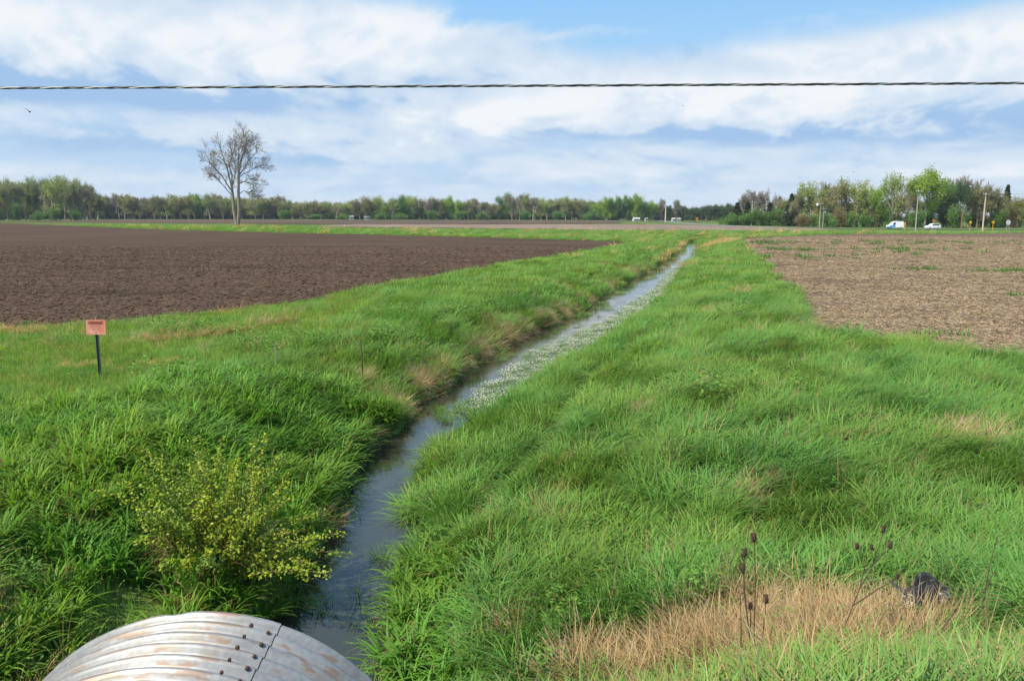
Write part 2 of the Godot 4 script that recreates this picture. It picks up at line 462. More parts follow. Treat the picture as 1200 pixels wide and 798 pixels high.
func plant_grass() -> void:
	var gm := leafmat("grass_blade", 0.9, 0.5, 0.32)
	var dry := Color(0.40, 0.27, 0.12)
	var reed := []
	var reed_s := []
	var fine := []
	var fine_s := []
	var lawn := []
	var lawn_s := []
	var dead := []
	var dead_s := []
	var far := []
	var far_s := []
	for k in 4:
		reed.append(clump(100 + k, 36, 0.075, 0.30, 0.62, 0.028, 0.85, 2.7, 6, Color(0.150, 0.305, 0.034), 0.28, 0.015, dry, 0.0, 0.5).mesh(gm))
		fine.append(clump(200 + k, 44, 0.10, 0.18, 0.48, 0.0115, 1.0, 2.4, 5, Color(0.146, 0.292, 0.048), 0.3, 0.035, dry, 0.22, 0.8).mesh(gm))
		lawn.append(clump(300 + k, 46, 0.15, 0.07, 0.2, 0.006, 0.6, 1.2, 3, Color(0.19, 0.34, 0.052), 0.22, 0.04, Color(0.46, 0.37, 0.15)).mesh(gm))
		dead.append(clump(400 + k, 50, 0.14, 0.16, 0.42, 0.006, 1.15, 1.9, 5, Color(0.52, 0.39, 0.215), 0.28, 0.28, Color(0.38, 0.255, 0.125), 0.2).mesh(gm))
		far.append(clump(500 + k, 60, 0.32, 0.2, 0.42, 0.024, 0.8, 1.8, 3, Color(0.155, 0.300, 0.048), 0.25, 0.05, dry, 0.3).mesh(gm))
		for l in [reed_s, fine_s, lawn_s, dead_s, far_s]: l.append(Scatter.new())
	var rng := RandomNumberGenerator.new()
	rng.seed = 77
	# bands: z from, z to, spacing, width factor
	for band in [[-2.6, -10.0, 0.085, 1.0, 0], [-10.0, -18.0, 0.115, 1.15, 0], [-18.0, -32.0, 0.17, 1.5, 0], [-32.0, -60.0, 0.36, 1.35, 1], [-60.0, -135.0, 0.8, 2.2, 1], [-135.0, -235.0, 2.0, 4.2, 1]]:
		var z: float = band[0]
		var sp: float = band[2]
		while z > band[1]:
			var lim := 0.69 * -z + 1.6
			var xx := -lim
			while xx < lim:
				var x := xx + rng.randf_range(-0.6, 0.6) * sp
				var zz := z + rng.randf_range(-0.6, 0.6) * sp
				xx += sp
				if in_left_field(x, zz) or in_right_field(x, zz): continue
				if zz < -126.0 and not (x > -0.7 * -zz and zz > far_edge(x)): continue
				var wl := lut(WL, zz)
				var mr := lut(MR, zz)
				var h := height(x, zz)
				if zz > -134.0 and h < WATER - 0.04:
					if band[4] == 0 and noise_b.get_noise_2d(x * 38.0, zz * 20.0) > 0.36 and rng.randf() < 0.3:
						fine_s[rng.randi() % 4].add(Transform3D(turf_basis(rng.randf() * TAU, Vector2(1, 0), 0.2, 0.8, rng.randf_range(0.4, 0.8)), Vector3(x, WATER - 0.05, zz)), Color(1, 1, 1))
					continue
				if zz > -4.6 and absf(x + 1.62) < 1.2: continue
				if zz > -3.9 and absf(x + 1.62) < 1.42: continue
				var k := rng.randi() % 4
				var az := rng.randf() * TAU
				var patch := noise_a.get_noise_2d(x * 9.0 + 300.0, zz * 9.0)
				var patch2 := noise_b.get_noise_2d(x * 12.0, zz * 12.0 + 900.0)
				var tint := 1.0 + 0.14 * patch2 + rng.randf_range(-0.12, 0.12)
				var warm := 0.97 + 0.24 * patch
				var st := straw_at(x, zz)
				var tuss := noise_a.get_noise_2d(x * 42.0 + 40.0, zz * 42.0)
				if band[4] == 0 and tuss < -0.28 and rng.randf() < 0.7: continue
				var mess := noise_b.get_noise_2d(x * 55.0, zz * 55.0 + 50.0)
				var ld := -Vector2(cos(2.0 * noise_a.get_noise_2d(x * 14.0, zz * 14.0)), sin(2.4 * noise_a.get_noise_2d(x * 14.0 + 70.0, zz * 14.0)))
				var w: float = band[3]
				var o := Vector3(x, h, zz)
				var col := Color(tint * warm, tint, tint / warm)
				# dead fringe hanging over the undercut left bank
				var undercut := zz < -13.0 and zz > -110.0 and x < wl and wl - x < (0.62 if zz > -40 else 0.85) and noise_b.get_noise_2d(zz * 20.0, 31.0) > -0.06
				if st > 0.08 + rng.randf() * (0.25 if zz > -6.4 else 0.5 if zz < -15.0 else 1.1) or (undercut and rng.randf() < 0.92) or (mess > 0.47 and patch2 > 0.0) or rng.randf() < 0.022:
					if band[4] == 1 and zz < -60.0:
						far_s[k].add(Transform3D(turf_basis(az, ld, 0.3, w, w * 0.55), o), Color(3.0, 1.25, 3.0) * rng.randf_range(0.75, 1.1))
					elif zz < -12.0 and zz > -18.5 and x < -5.5:
						lawn_s[k].add(Transform3D(turf_basis(az, ld, 0.4, w, rng.randf_range(0.5, 0.9)), o), Color(2.5, 1.25, 2.6) * rng.randf_range(0.85, 1.1))
					else:
						dead_s[k].add(Transform3D(turf_basis(az, Vector2(1, 0.4) if undercut else ld, 0.75 if undercut else rng.randf_range(0.3, 0.95), w, minf(w, 1.3) * rng.randf_range(0.7, 1.0) * (1.1 if undercut else 0.8 if zz > -6.4 else 0.5)), o), Color(1, 1, 1) * rng.randf_range(0.7, 1.15) * (1.22 if undercut else 1.0))
						if st > 0.2 and zz > -6.4: dead_s[(k + 1) % 4].add(Transform3D(turf_basis(az + 2.0, Vector2(-0.3, 1), 0.6, w, rng.randf_range(0.6, 1.0)), o + Vector3(0.04, 0.02, 0.03)), Color(1, 1, 1) * rng.randf_range(0.8, 1.15))
					if rng.randf() > 0.12: continue
				if band[4] == 1:
					far_s[k].add(Transform3D(turf_basis(az, ld, 0.25, w, minf(w, 1.4) * rng.randf_range(0.32, 0.72) * (1.0 + 0.4 * patch2)), o), col)
					continue
				var is_lawn := x < -5.2 - 0.25 * maxf(0.0, 19.0 + zz) and zz < -12.6 + 0.12 * (x + 9.0) + 1.1 * patch2
				if zz > -4.55 + 0.5 * tuss and x > -0.3:
					if rng.randf() < 0.1:
						dead_s[k].add(Transform3D(turf_basis(az, ld, rng.randf_range(0.1, 0.6), 0.8, rng.randf_range(0.5, 0.9)), o), Color(1, 1, 1) * rng.randf_range(0.75, 1.1))
					fine_s[k].add(Transform3D(turf_basis(az, ld, rng.randf_range(0.1, 0.8), 0.8, rng.randf_range(0.26, 0.5) * (1.0 + 0.8 * tuss)), o), col * Color(1.08, 1.02, 1.3))
					continue
				if is_lawn:
					lawn_s[k].add(Transform3D(turf_basis(az, ld, rng.randf_range(0.05, 0.5), w, rng.randf_range(0.7, 1.3) * (1.0 + 0.6 * patch2)), o), col)
					continue
				var mound := x < wl - 0.05 and zz > -15.0 + patch2 * 2.0
				var lower := x > mr and x < lut(XT, zz) + 0.2 and zz > -8.2 + patch2
				if mound or lower:
					if rng.randf() < (0.78 if zz > -10.0 else 0.55): continue
					var near_bush := exp(-pow((x + 3.1) / 0.9, 2) - pow((zz + 7.4) / 1.0, 2))
					if rng.randf() < near_bush * 0.35: continue
					if zz > -6.8 and mound and rng.randf() < 0.6:
						lawn_s[k].add(Transform3D(turf_basis(az, ld, 0.2, 1.0, rng.randf_range(1.2, 2.2)), o), col * Color(0.8, 1.0, 0.9))
						continue
					reed_s[k].add(Transform3D(turf_basis(az, ld, 0.15, w, rng.randf_range(0.6, 0.98) * (1.0 + 0.25 * patch2 + 0.55 * tuss)), o), col)
				else:
					if rng.randf() < (0.5 if zz > -10.0 else 0.38 if zz > -18.0 else 0.15): continue
					var tall := 1.12 + 0.22 * patch2 + 0.7 * tuss
					var edge := lut(XT, zz)
					if x > mr + 0.4 and x < edge - 0.25: tall *= 1.55
					if x > edge - 0.32 and x < edge + 0.2 and zz > -22.0 and rng.randf() < 0.85: continue
					fine_s[k].add(Transform3D(turf_basis(az, ld, rng.randf_range(0.1, 0.75), w * 1.12, rng.randf_range(0.36, 0.74) * tall), o), col)
			z -= sp
	for k in 4:
		strew("reed_grass", reed_s[k], reed[k], "broad-bladed arching green grass on the left bank mound", "grass")
		strew("meadow_grass", fine_s[k], fine[k], "fine wind-swept green grass on both ditch banks", "grass")
		strew("lawn_grass", lawn_s[k], lawn[k], "short yellowish green turf around the orange sign", "grass")
		strew("dead_grass", dead_s[k], dead[k], "flattened tan dead grass in patches on the banks", "grass")
		strew("distant_grass", far_s[k], far[k], "green grass along the far reaches of the ditch", "grass")

func far_edge(x: float) -> float:
	# far limit of the grass strip beyond the ploughed field
	return lut([[400.0, -210.0], [140.0, -200.0], [60.0, -165.0], [20.0, -165.0], [-40.0, -190.0], [-100.0, -290.0], [-300.0, -330.0]], x)

func plant_cress() -> void:
	var gm := leafmat("cress_leaf", 0.5, 0.5)
	var wm := leafmat("cress_flower", 0.6, 0.6)
	var rng := RandomNumberGenerator.new()
	rng.seed = 9
	var leaf := mb(false, true)
	var flower := mb(false, true)
	for i in 46:
		var a := rng.randf() * TAU
		var r := 0.16 * sqrt(rng.randf())
		var p := Vector3(cos(a) * r, rng.randf_range(0.004, 0.05), sin(a) * r)
		var q := rng.randf() * TAU
		var u := Vector3(cos(q), rng.randf_range(0.0, 0.6), sin(q)) * rng.randf_range(0.014, 0.026)
		var s := Vector3(-sin(q), 0, cos(q)) * rng.randf_range(0.008, 0.013)
		leaf.quad(p, p + u * 0.6 + s, p + u * 1.4, p + u * 0.6 - s, Color(0.22, 0.32, 0.10) * rng.randf_range(0.6, 1.2))
	for i in 15:
		var a := rng.randf() * TAU
		var r := 0.16 * sqrt(rng.randf())
		var p := Vector3(cos(a) * r, rng.randf_range(0.04, 0.075), sin(a) * r)
		for j in 4:
			var q := j * PI / 2 + rng.randf()
			var u := Vector3(cos(q), 0.35, sin(q)) * 0.012
			var s := Vector3(-sin(q), 0, cos(q)) * 0.006
			flower.quad(p, p + u * 0.7 + s, p + u * 1.2, p + u * 0.7 - s, Color(0.78, 0.78, 0.70))
	var ls := Scatter.new()
	var fs := Scatter.new()
	var z := -13.5
	while z > -112.0:
		var sp := 0.14 if z > -32 else 0.24 if z > -60 else 0.5
		var x0 := lut(WL, z)
		var x1 := lut(MR, z)
		var wr := lut(WR, z)
		var x := x0
		while x < x1 + 0.1:
			var px := x + rng.randf_range(-0.6, 0.6) * sp
			var pz := z + rng.randf_range(-0.6, 0.6) * sp
			x += sp
			var n := noise_b.get_noise_2d(px * 26.0, pz * 13.0)
			var on := px > wr + 0.32 * n and pz < -15.3
			if pz < -28.0 and px < x0 + 0.4 * (x1 - x0) and n > 0.3: on = true
			if pz > -23.0 and pz < -18.5 and px < x0 + 0.55 and n > 0.25: on = true
			if not on: continue
			var m := noise_b.get_noise_2d(px * 60.0, pz * 60.0)
			if m < -0.42: continue
			var w := sp / 0.14
			var f := rng.randf_range(0.75, 1.1)
			var t := Transform3D(Basis(Vector3.UP, rng.randf() * TAU).scaled(Vector3(w, minf(w, 1.6), w)), Vector3(px, WATER, pz))
			ls.add(t, Color(f, f, f))
			if m > 0.0 - 0.25 * n and (px - wr) > -0.1 and pz < -16.0: fs.add(t, Color(1, 1, 1))
		z -= sp
	strew("watercress", ls, leaf.mesh(gm), "pale green floating water plants along the ditch edge", "water plant")
	strew("watercress_blossom", fs, flower.mesh(wm), "tiny white flowers on the floating water plants", "flower")

# ---------------------------------------------------------------- fields
func clod_mesh(seed_: int, m: Material) -> ArrayMesh:
	var rng := RandomNumberGenerator.new()
	rng.seed = seed_
	var b := mb()
	var rings := [0.0, 0.75, 1.0, 0.55, 0.0]
	var ys := [-0.3, 0.0, 0.25, 0.6, 0.72]
	var pts := []
	for k in 5:
		var row := []
		for j in 6:
			var a := TAU * j / 6 + rng.randf_range(-0.3, 0.3)
			var r: float = rings[k] * rng.randf_range(0.7, 1.25)
			row.append(Vector3(cos(a) * r, ys[k] * rng.randf_range(0.8, 1.2), sin(a) * r))
		pts.append(row)
	for k in 4:
		for j in 6:
			var j2 := (j + 1) % 6
			b.tri(pts[k][j], pts[k + 1][j], pts[k][j2])
			b.tri(pts[k][j2], pts[k + 1][j], pts[k + 1][j2])
	return b.mesh(m)

func field_material(called: String, ramp: Array, seed_: int, fine_scale: float, bump: float) -> StandardMaterial3D:
	var m := mat(called, Color.WHITE, 0.95, 0.15)
	m.albedo_texture = noise_tex(seed_, 0.012, 1024, ramp, 7)
	m.uv1_triplanar = true
	m.uv1_world_triplanar = true
	m.uv1_scale = Vector3(fine_scale, fine_scale, fine_scale)
	m.heightmap_enabled = true
	m.heightmap_texture = noise_tex(seed_ + 1, 0.03, 1024, [[0.0, Color(0, 0, 0)], [1.0, Color(1, 1, 1)]], 6)
	m.heightmap_scale = bump
	m.detail_enabled = true
	m.detail_blend_mode = BaseMaterial3D.BLEND_MODE_MUL
	m.detail_uv_layer = BaseMaterial3D.DETAIL_UV_2
	m.detail_albedo = noise_tex(seed_ + 2, 0.006, 512, [[0.0, Color(0.45, 0.45, 0.46)], [0.5, Color(0.85, 0.84, 0.83)], [1.0, Color(1, 1, 1)]], 4)
	m.uv2_triplanar = true
	m.uv2_world_triplanar = true
	m.uv2_scale = Vector3(0.011, 0.021, 0.06)
	return m

func build_fields() -> void:
	var soil := field_material("ploughed_soil", [[0.0, Color(0.038, 0.025, 0.018)], [0.35, Color(0.076, 0.050, 0.035)], [0.6, Color(0.11, 0.074, 0.053)], [1.0, Color(0.175, 0.125, 0.088)]], 41, 0.35, 5.0)
	var rows := []
	var z := -20.8
	while z > -301.0:
		var row := []
		var e := left_field_edge(z) + 0.25
		var s := 0.35
		var x := e
		for i in 170:
			row.append(ground_at(x, z, 0.012 + 0.02 * noise_b.get_noise_2d(x * 40.0, z * 40.0) * minf(1.0, (e - x)) + 0.0006 * minf(60.0, maxf(0.0, -z - 60.0))))
			x -= s
			s *= 1.03
		rows.append(row)
		z -= 0.3 + 0.012 * (-z - 20.0)
	var o := put("ploughed_field", sheet(rows, soil))
	tag(o, "dark brown ploughed field behind the orange sign", "field", "", "structure")
	var stub := field_material("stubble_soil", [[0.0, Color(0.065, 0.047, 0.036)], [0.35, Color(0.125, 0.090, 0.065)], [0.55, Color(0.18, 0.130, 0.090)], [1.0, Color(0.30, 0.22, 0.145)]], 61, 0.4, 4.0)
	rows = []
	z = -13.5
	while z > -213.0:
		var row := []
		var e := right_field_edge(z) - 0.25
		var s := 0.35
		var x := e
		for i in 170:
			row.append(ground_at(x, z, 0.012 + 0.02 * noise_b.get_noise_2d(x * 40.0, z * 40.0) * minf(1.0, x - e) + 0.0006 * minf(60.0, maxf(0.0, -z - 60.0))))
			x += s
			s *= 1.03
		rows.append(row)
		z -= 0.3 + 0.012 * (-z - 13.0)
	o = put("stubble_field", sheet(rows, stub))
	tag(o, "tan stubble field with straw litter on the right", "field", "", "structure")
	# clods and straw on them
	var rng := RandomNumberGenerator.new()
	rng.seed = 5
	var cm := mat("clod_soil", Color(0.088, 0.059, 0.043), 0.95, 0.15)
	cm.vertex_color_use_as_albedo = true
	for k in 3:
		var s := Scatter.new()
		for i in 16000:
			var zz := -21.0 - 62.0 * pow(rng.randf(), 1.7)
			var x := -rng.randf() * (0.69 * -zz + 16.0) + 14.0
			if x > left_field_edge(zz) - 0.1 or x < -0.7 * -zz - 2.0: continue
			var r := 0.018 + 0.05 * pow(rng.randf(), 4.0) + 0.0004 * -zz
			var f := rng.randf_range(0.6, 1.5)
			s.add(Transform3D(Basis.from_euler(Vector3(rng.randf_range(-0.4, 0.4), rng.randf() * TAU, 0)).scaled(Vector3(r * 1.3, r, r)), ground_at(x, zz, 0.014)), Color(f, f, f))
		strew("soil_clods", s, clod_mesh(700 + k, cm), "dark clods of turned earth on the ploughed field", "soil")
	var sm_ := leafmat("straw", 0.2, 0.7)
	for kind in 2:
		for k in 2:
			var b := mb(false, true)
			for i in 12:
				var a := rng.randf() * TAU
				var p := Vector3(rng.randf_range(-0.25, 0.25), rng.randf_range(0.004, 0.03), rng.randf_range(-0.25, 0.25))
				var l := rng.randf_range(0.025, 0.075)
				var d := Vector3(cos(a), rng.randf_range(-0.12, 0.25), sin(a)) * l
				var w := Vector3(-sin(a), rng.randf_range(0.2, 0.8), cos(a)) * rng.randf_range(0.0022, 0.0045)
				b.quad(p - d - w, p + d - w, p + d + w, p - d + w, (Color(0.42, 0.315, 0.20) if kind == 0 else Color(0.20, 0.145, 0.09)) * rng.randf_range(0.5, 1.2))
			var s := Scatter.new()
			for i in (32000 if kind == 0 else 3200):
				var zz: float
				var x: float
				if kind == 0:
					zz = -14.0 - 110.0 * pow(rng.randf(), 1.9)
					x = rng.randf() * (0.62 * -zz + 6.0) + 8.0
					if x < right_field_edge(zz) or x > 0.7 * -zz + 2.0: continue
					if noise_b.get_noise_2d(x * 5.0, zz * 9.0) + rng.randf_range(-0.4, 0.4) < -0.25: continue
				else:
					zz = -21.0 - 60.0 * pow(rng.randf(), 1.6)
					x = -rng.randf() * (0.69 * -zz + 16.0) + 14.0
					if x > left_field_edge(zz) or x < -0.7 * -zz - 2.0: continue
					if noise_b.get_noise_2d(x * 5.0, zz * 12.0) < -0.05: continue
				var f := rng.randf_range(0.6, 1.15)
				var w := 1.0 + 0.012 * -zz
				s.add(Transform3D(Basis(Vector3.UP, rng.randf() * TAU).scaled(Vector3(w, w, w)), ground_at(x, zz, 0.02)), Color(f, f, f))
			strew("straw_litter", s, b.mesh(sm_), "scattered tan straw on the stubble field" if kind == 0 else "sparse straw bits on the ploughed field", "straw")
	# young weeds standing in the stubble
	var wm := leafmat("weed_leaf", 0.5)
	var wb := clump(811, 40, 0.16, 0.08, 0.2, 0.02, 1.0, 1.2, 3, Color(0.10, 0.20, 0.045), 0.25, 0.0, Color(0.3, 0.2, 0.1))
	var ws := Scatter.new()
	for p in [[29.0, -46.0, 2.2, 1.0, 46], [32.5, -44.5, 1.8, 0.7, 36], [25.0, -47.5, 1.4, 0.8, 22], [23.0, -62.0, 5.0, 3.0, 20], [34.0, -74.0, 9.0, 5.0, 30], [50.0, -95.0, 14.0, 9.0, 50], [30.0, -92.0, 6.0, 6.0, 40], [20.5, -31.5, 0.5, 0.3, 6], [11.5, -21.0, 0.6, 0.5, 6], [16.0, -55.0, 1.2, 1.2, 10], [-14.5, -23.2, 0.3, 0.2, 3], [26.0, -75.0, 2.0, 3.0, 16]]:
		for i in p[4]:
			var x: float = p[0] + rng.randfn() * p[2] * 0.6
			var zz: float = p[1] + rng.randfn() * p[3] * 0.6
			var w := rng.randf_range(0.8, 2.0) * (1.0 if zz > -60.0 else 1.7)
			ws.add(Transform3D(Basis(Vector3.UP, rng.randf() * TAU).scaled(Vector3(w, w, w)), ground_at(x, zz, 0.01)), Color(1, 1, 1) * rng.randf_range(0.8, 1.2))
	strew("field_weeds", ws, wb.mesh(wm), "small green weeds coming up through the stubble", "weed")

func strip(called: String, label: String, m: Material, poly_near: Array, poly_far: Array, up: float, category := "field") -> void:
	# a band of land between two lines of points [x, z] running left to right
	var rows := []
	for j in 9:
		var row := []
		for i in 61:
			var a := along(poly_near, i / 60.0)
			var b := along(poly_far, i / 60.0)
			var p := a.lerp(b, j / 8.0)
			row.append(ground_at(p.x, p.y, up))
		rows.append(row)
	tag(put(called, sheet(rows, m)), label, category, "", "structure")

func along(pts: Array, t: float) -> Vector2:
	var f := t * (pts.size() - 1)
	var k := mini(int(f), pts.size() - 2)
	return Vector2(pts[k][0], pts[k][1]).lerp(Vector2(pts[k + 1][0], pts[k + 1][1]), f - k)

# ---------------------------------------------------------------- trees
func twig_tree(rng: RandomNumberGenerator, wood: MB, leaf: MB, from: Vector3, dir: Vector3, len_: float, rad: float, depth: int, p: Dictionary) -> void:
	var segs := 3 if depth > 1 else 2
	var pts := [from]
	var rr := [rad]
	var d := dir
	var q := from
	for k in segs:
		d = (d + Vector3(rng.randfn(), rng.randfn() + p.up * 1.0, rng.randfn()) * p.wiggle).normalized()
		q += d * len_ / segs
		pts.append(q)
		rr.append(maxf(rad * lerpf(1.0, 0.55, (k + 1.0) / segs), p.min_r))
	wood.tube(pts, rr, 5 if depth >= p.depth - 1 else 3)
	if depth <= p.leaf_from and p.leaves > 0:
		for i in p.leaves:
			var t := rng.randf()
			var c: Vector3 = (pts[0] as Vector3).lerp(q, t) + Vector3(rng.randfn(), rng.randfn(), rng.randfn()) * p.leaf_spread
			leaf_quad(rng, leaf, c, p.leaf_size)
	if depth == 0: return
	for i in p.kids:
		var t := rng.randf_range(0.35, 1.0) if i > 0 else 1.0
		var kf := t * segs
		var kk := mini(int(kf), segs - 1)
		var at: Vector3 = (pts[kk] as Vector3).lerp(pts[kk + 1], kf - kk)
		var side := Vector3(rng.randfn(), rng.randfn() * 0.5, rng.randfn())
		side = (side - d * side.dot(d)).normalized()
		var nd: Vector3 = (d + side * p.split * rng.randf_range(0.6, 1.3)).normalized()
		twig_tree(rng, wood, leaf, at, nd, len_ * p.ratio * rng.randf_range(0.75, 1.2), maxf(rad * 0.55, p.min_r), depth - 1, p)

func leaf_quad(rng: RandomNumberGenerator, leaf: MB, c: Vector3, size: float) -> void:
	var u := Vector3(rng.randfn(), rng.randfn() * 0.6, rng.randfn()).normalized()
	var w := u.cross(Vector3(rng.randfn(), rng.randfn(), rng.randfn())).normalized()
	var s := size * rng.randf_range(0.6, 1.3)
	var f := rng.randf_range(0.75, 1.25)
	var g := rng.randf_range(0.9, 1.1)
	leaf.quad(c - u * s, c + w * s * 0.6, c + u * s, c - w * s * 0.6, Color(f * g, f, f / g))

# unit tree about 10 m tall; returns [wood mesh, leaf mesh or null]
func make_tree(seed_: int, kind: String, wm: Material, lm: Material) -> Array:
	var rng := RandomNumberGenerator.new()
	rng.seed = seed_
	var wood := mb(true)
	var leaf := mb(false, true)
	if kind == "conifer":
		wood.tube([Vector3(0, -0.3, 0), Vector3(0, 5, 0), Vector3(0, 10, 0)], [0.22, 0.14, 0.02], 5)
		var y := 0.5
		while y < 9.9:
			var r := 2.4 * pow(1.0 - y / 10.0, 1.15) + 0.04
			for i in int(7 + r * 4):
				var a := rng.randf() * TAU
				var e := Vector3(cos(a) * r, y - r * 0.25 + rng.randf_range(-0.15, 0.15), sin(a) * r) * Vector3(rng.randf_range(0.7, 1.1), 1, 1)
				wood.tube([Vector3(0, y, 0), e], [0.03, 0.01], 3)
				for j in 7:
					var t := rng.randf_range(0.25, 1.05)
					leaf_quad(rng, leaf, Vector3(0, y, 0).lerp(e, t) + Vector3(rng.randfn(), rng.randfn(), rng.randfn()) * 0.1, 0.26)
			y += 0.3
	elif kind == "bush":
		for i in 9:
			var a := rng.randf() * TAU
			var d := Vector3(cos(a) * 0.8, 1.2, sin(a) * 0.8).normalized()
			twig_tree(rng, wood, leaf, Vector3(0, -0.2, 0), d, 3.4, 0.12, 2, {"up": 0.1, "wiggle": 0.2, "min_r": 0.03, "kids": 4, "split": 0.9, "ratio": 0.62, "depth": 2, "leaf_from": 2, "leaves": 22, "leaf_spread": 0.55, "leaf_size": 0.2})
	else:
		var p := {"up": 0.25, "wiggle": 0.13, "min_r": 0.022, "kids": 4, "split": 0.62, "ratio": 0.66, "depth": 4, "leaf_from": 1, "leaves": 9, "leaf_spread": 0.34, "leaf_size": 0.125}
		if kind == "bare": p.merge({"leaves": 0, "kids": 5, "min_r": 0.026, "split": 0.55}, true)
		if kind == "bud": p.merge({"leaves": 2, "leaf_size": 0.11, "kids": 5}, true)
		if kind == "full": p.merge({"leaves": 22, "leaf_spread": 0.42, "leaf_size": 0.135, "split": 0.8}, true)
		if kind == "column": p.merge({"leaves": 22, "split": 0.4, "up": 0.5, "leaf_spread": 0.4, "leaf_size": 0.135}, true)
		var h := 4.2 if kind == "tall" else 1.9
		if kind == "tall": p.merge({"leaves": 20, "leaf_spread": 0.4, "leaf_size": 0.13, "split": 0.85, "ratio": 0.62}, true)
		var lean := Vector3(rng.randfn() * 0.12, 0, rng.randfn() * 0.12)
		wood.tube([Vector3(0, -0.4, 0), Vector3(0, h * 0.5, 0) + lean, Vector3(0, h, 0) + lean * 1.6], [0.27, 0.21, 0.17], 6)
		var stems := 4 if kind != "tall" else 6
		for i in stems:
			var a := TAU * i / stems + rng.randf_range(-0.5, 0.5)
			var s: float = p.split * rng.randf_range(0.3, 0.9)
			if i == 0: s = 0.05
			twig_tree(rng, wood, leaf, Vector3(0, h * rng.randf_range(0.8, 1.0), 0) + lean * 1.5, Vector3(cos(a) * s, 1, sin(a) * s).normalized(), 2.7, 0.12, 4 if kind in ["bare", "bud"] else 3, p)
		# a few low limbs
		for i in 3:
			var a := rng.randf() * TAU
			twig_tree(rng, wood, leaf, Vector3(0, h * rng.randf_range(0.45, 0.8), 0) + lean, Vector3(cos(a), 0.55, sin(a)).normalized(), 1.5, 0.06, 2, p)
	# normalise height to 10 m
	var top := 0.1
	for q in wood.v: top = maxf(top, q.y)
	var f := 10.0 / top
	for i in wood.v.size(): wood.v[i] *= f
	for i in leaf.v.size(): leaf.v[i] *= f
	var half := 0.5
	var acc := 0.0
	for q in wood.v: acc += Vector2(q.x, q.z).length()
	half = acc / wood.v.size() * 1.9
	return [wood.mesh(wm), leaf.mesh(lm) if leaf.v.size() else null, half]

var TREES := {}
func tree_kit() -> void:
	var grey := mat("bark_grey", Color(0.29, 0.255, 0.21), 0.9)
	var dark := mat("bark_dark", Color(0.18, 0.15, 0.12), 0.9)
	var lm := {}
	for a in [["lime", 0.30, 0.43, 0.06], ["spring", 0.34, 0.43, 0.095], ["green", 0.15, 0.28, 0.065], ["deep", 0.085, 0.14, 0.055], ["olive", 0.33, 0.33, 0.105], ["rust", 0.25, 0.18, 0.08], ["needle", 0.075, 0.10, 0.045], ["greygreen", 0.33, 0.34, 0.16]]:
		var m := leafmat("leaf_" + a[0], 0.8, 0.7, 0.2)
		m.albedo_color = lin(a[1], a[2], a[3])
		lm[a[0]] = m
	for k in 2:
		TREES["bare%d" % k] = make_tree(900 + k, "bare", grey, lm.olive)
		TREES["bud%d" % k] = make_tree(910 + k, "bud", grey, lm.greygreen)
		TREES["budolive%d" % k] = make_tree(914 + k, "bud", dark, lm.olive)
		TREES["budspring%d" % k] = make_tree(917 + k, "bud", grey, lm.spring)
		TREES["spring%d" % k] = make_tree(920 + k, "leafy", grey, lm.spring)
		TREES["lime%d" % k] = make_tree(930 + k, "full", grey, lm.lime)
		TREES["green%d" % k] = make_tree(940 + k, "full", dark, lm.green)
		TREES["olive%d" % k] = make_tree(950 + k, "leafy", dark, lm.olive)
		TREES["conifer%d" % k] = make_tree(960 + k, "conifer", dark, lm.needle)
		TREES["deep%d" % k] = make_tree(970 + k, "full", dark, lm.deep)
		TREES["bush%d" % k] = make_tree(980 + k, "bush", dark, lm.green)
		TREES["rust%d" % k] = make_tree(985 + k, "bush", dark, lm.rust)
		TREES["tall%d" % k] = make_tree(990 + k, "tall", grey, lm.lime)
		TREES["column%d" % k] = make_tree(995 + k, "column", dark, lm.green)

# px, top: where the crown top shows in the 1200 x 798 photograph; depth in metres; width in photo pixels
func tree_spot(px: float, depth: float) -> Vector3:
	return ground_at((px - 600.0) / 924.0 * depth, -depth)

func tree_height(top: float, depth: float, base_y: float) -> float:
	return EYE.y - base_y + (253.0 - top) / 924.0 * depth

func place_tree(kind: String, px: float, top: float, wide: float, depth: float, called: String, label: String, group: String, rng: RandomNumberGenerator) -> void:
	var key := kind + str(rng.randi() % 2)
	var kit: Array = TREES[key]
	var at := tree_spot(px, depth)
	var h := tree_height(top, depth, at.y)
	var o := thing(called, label, "bush" if called.ends_with("bush") else "tree", at, rng.randf() * TAU, group)
	var sy := h / 10.0
	var sx: float = wide / 924.0 * depth * 0.5 / kit[2]
	o.scale = Vector3(sx, sy, sx)
	put("trunk", kit[0], o)
	if kit[1]: put("crown", kit[1], o)

const ORD := ["first", "second", "third", "fourth", "fifth", "sixth", "seventh", "eighth", "ninth", "tenth", "eleventh", "twelfth"]
func grove_spot(px: float) -> String:
	var marks := [[868, "bare grey clump"], [886, "rust brown bush"], [914, "olive tree beside the conifer"], [923, "pointed conifer"], [947, "airy tree at the lamp pole"], [967, "bare tree after the lamp pole"], [990, "pair of pale trunks"], [1020, "bright tree above the van"], [1043, "tall tree beside the van"], [1069, "leaning grey pole"], [1088, "white car"], [1101, "mid-green tree"], [1122, "short brown pole"], [1132, "first yellow marker"], [1147, "tall pale pole"], [1158, "second yellow marker"], [1176, "octagonal sign"], [1200, "photo's right edge"]]
	var best: Array = marks[0]
	for m in marks:
		if absf(px - m[0]) < absf(px - best[0]): best = m
	return "just %s of the %s" % ["left" if px < best[0] else "right", best[1]]

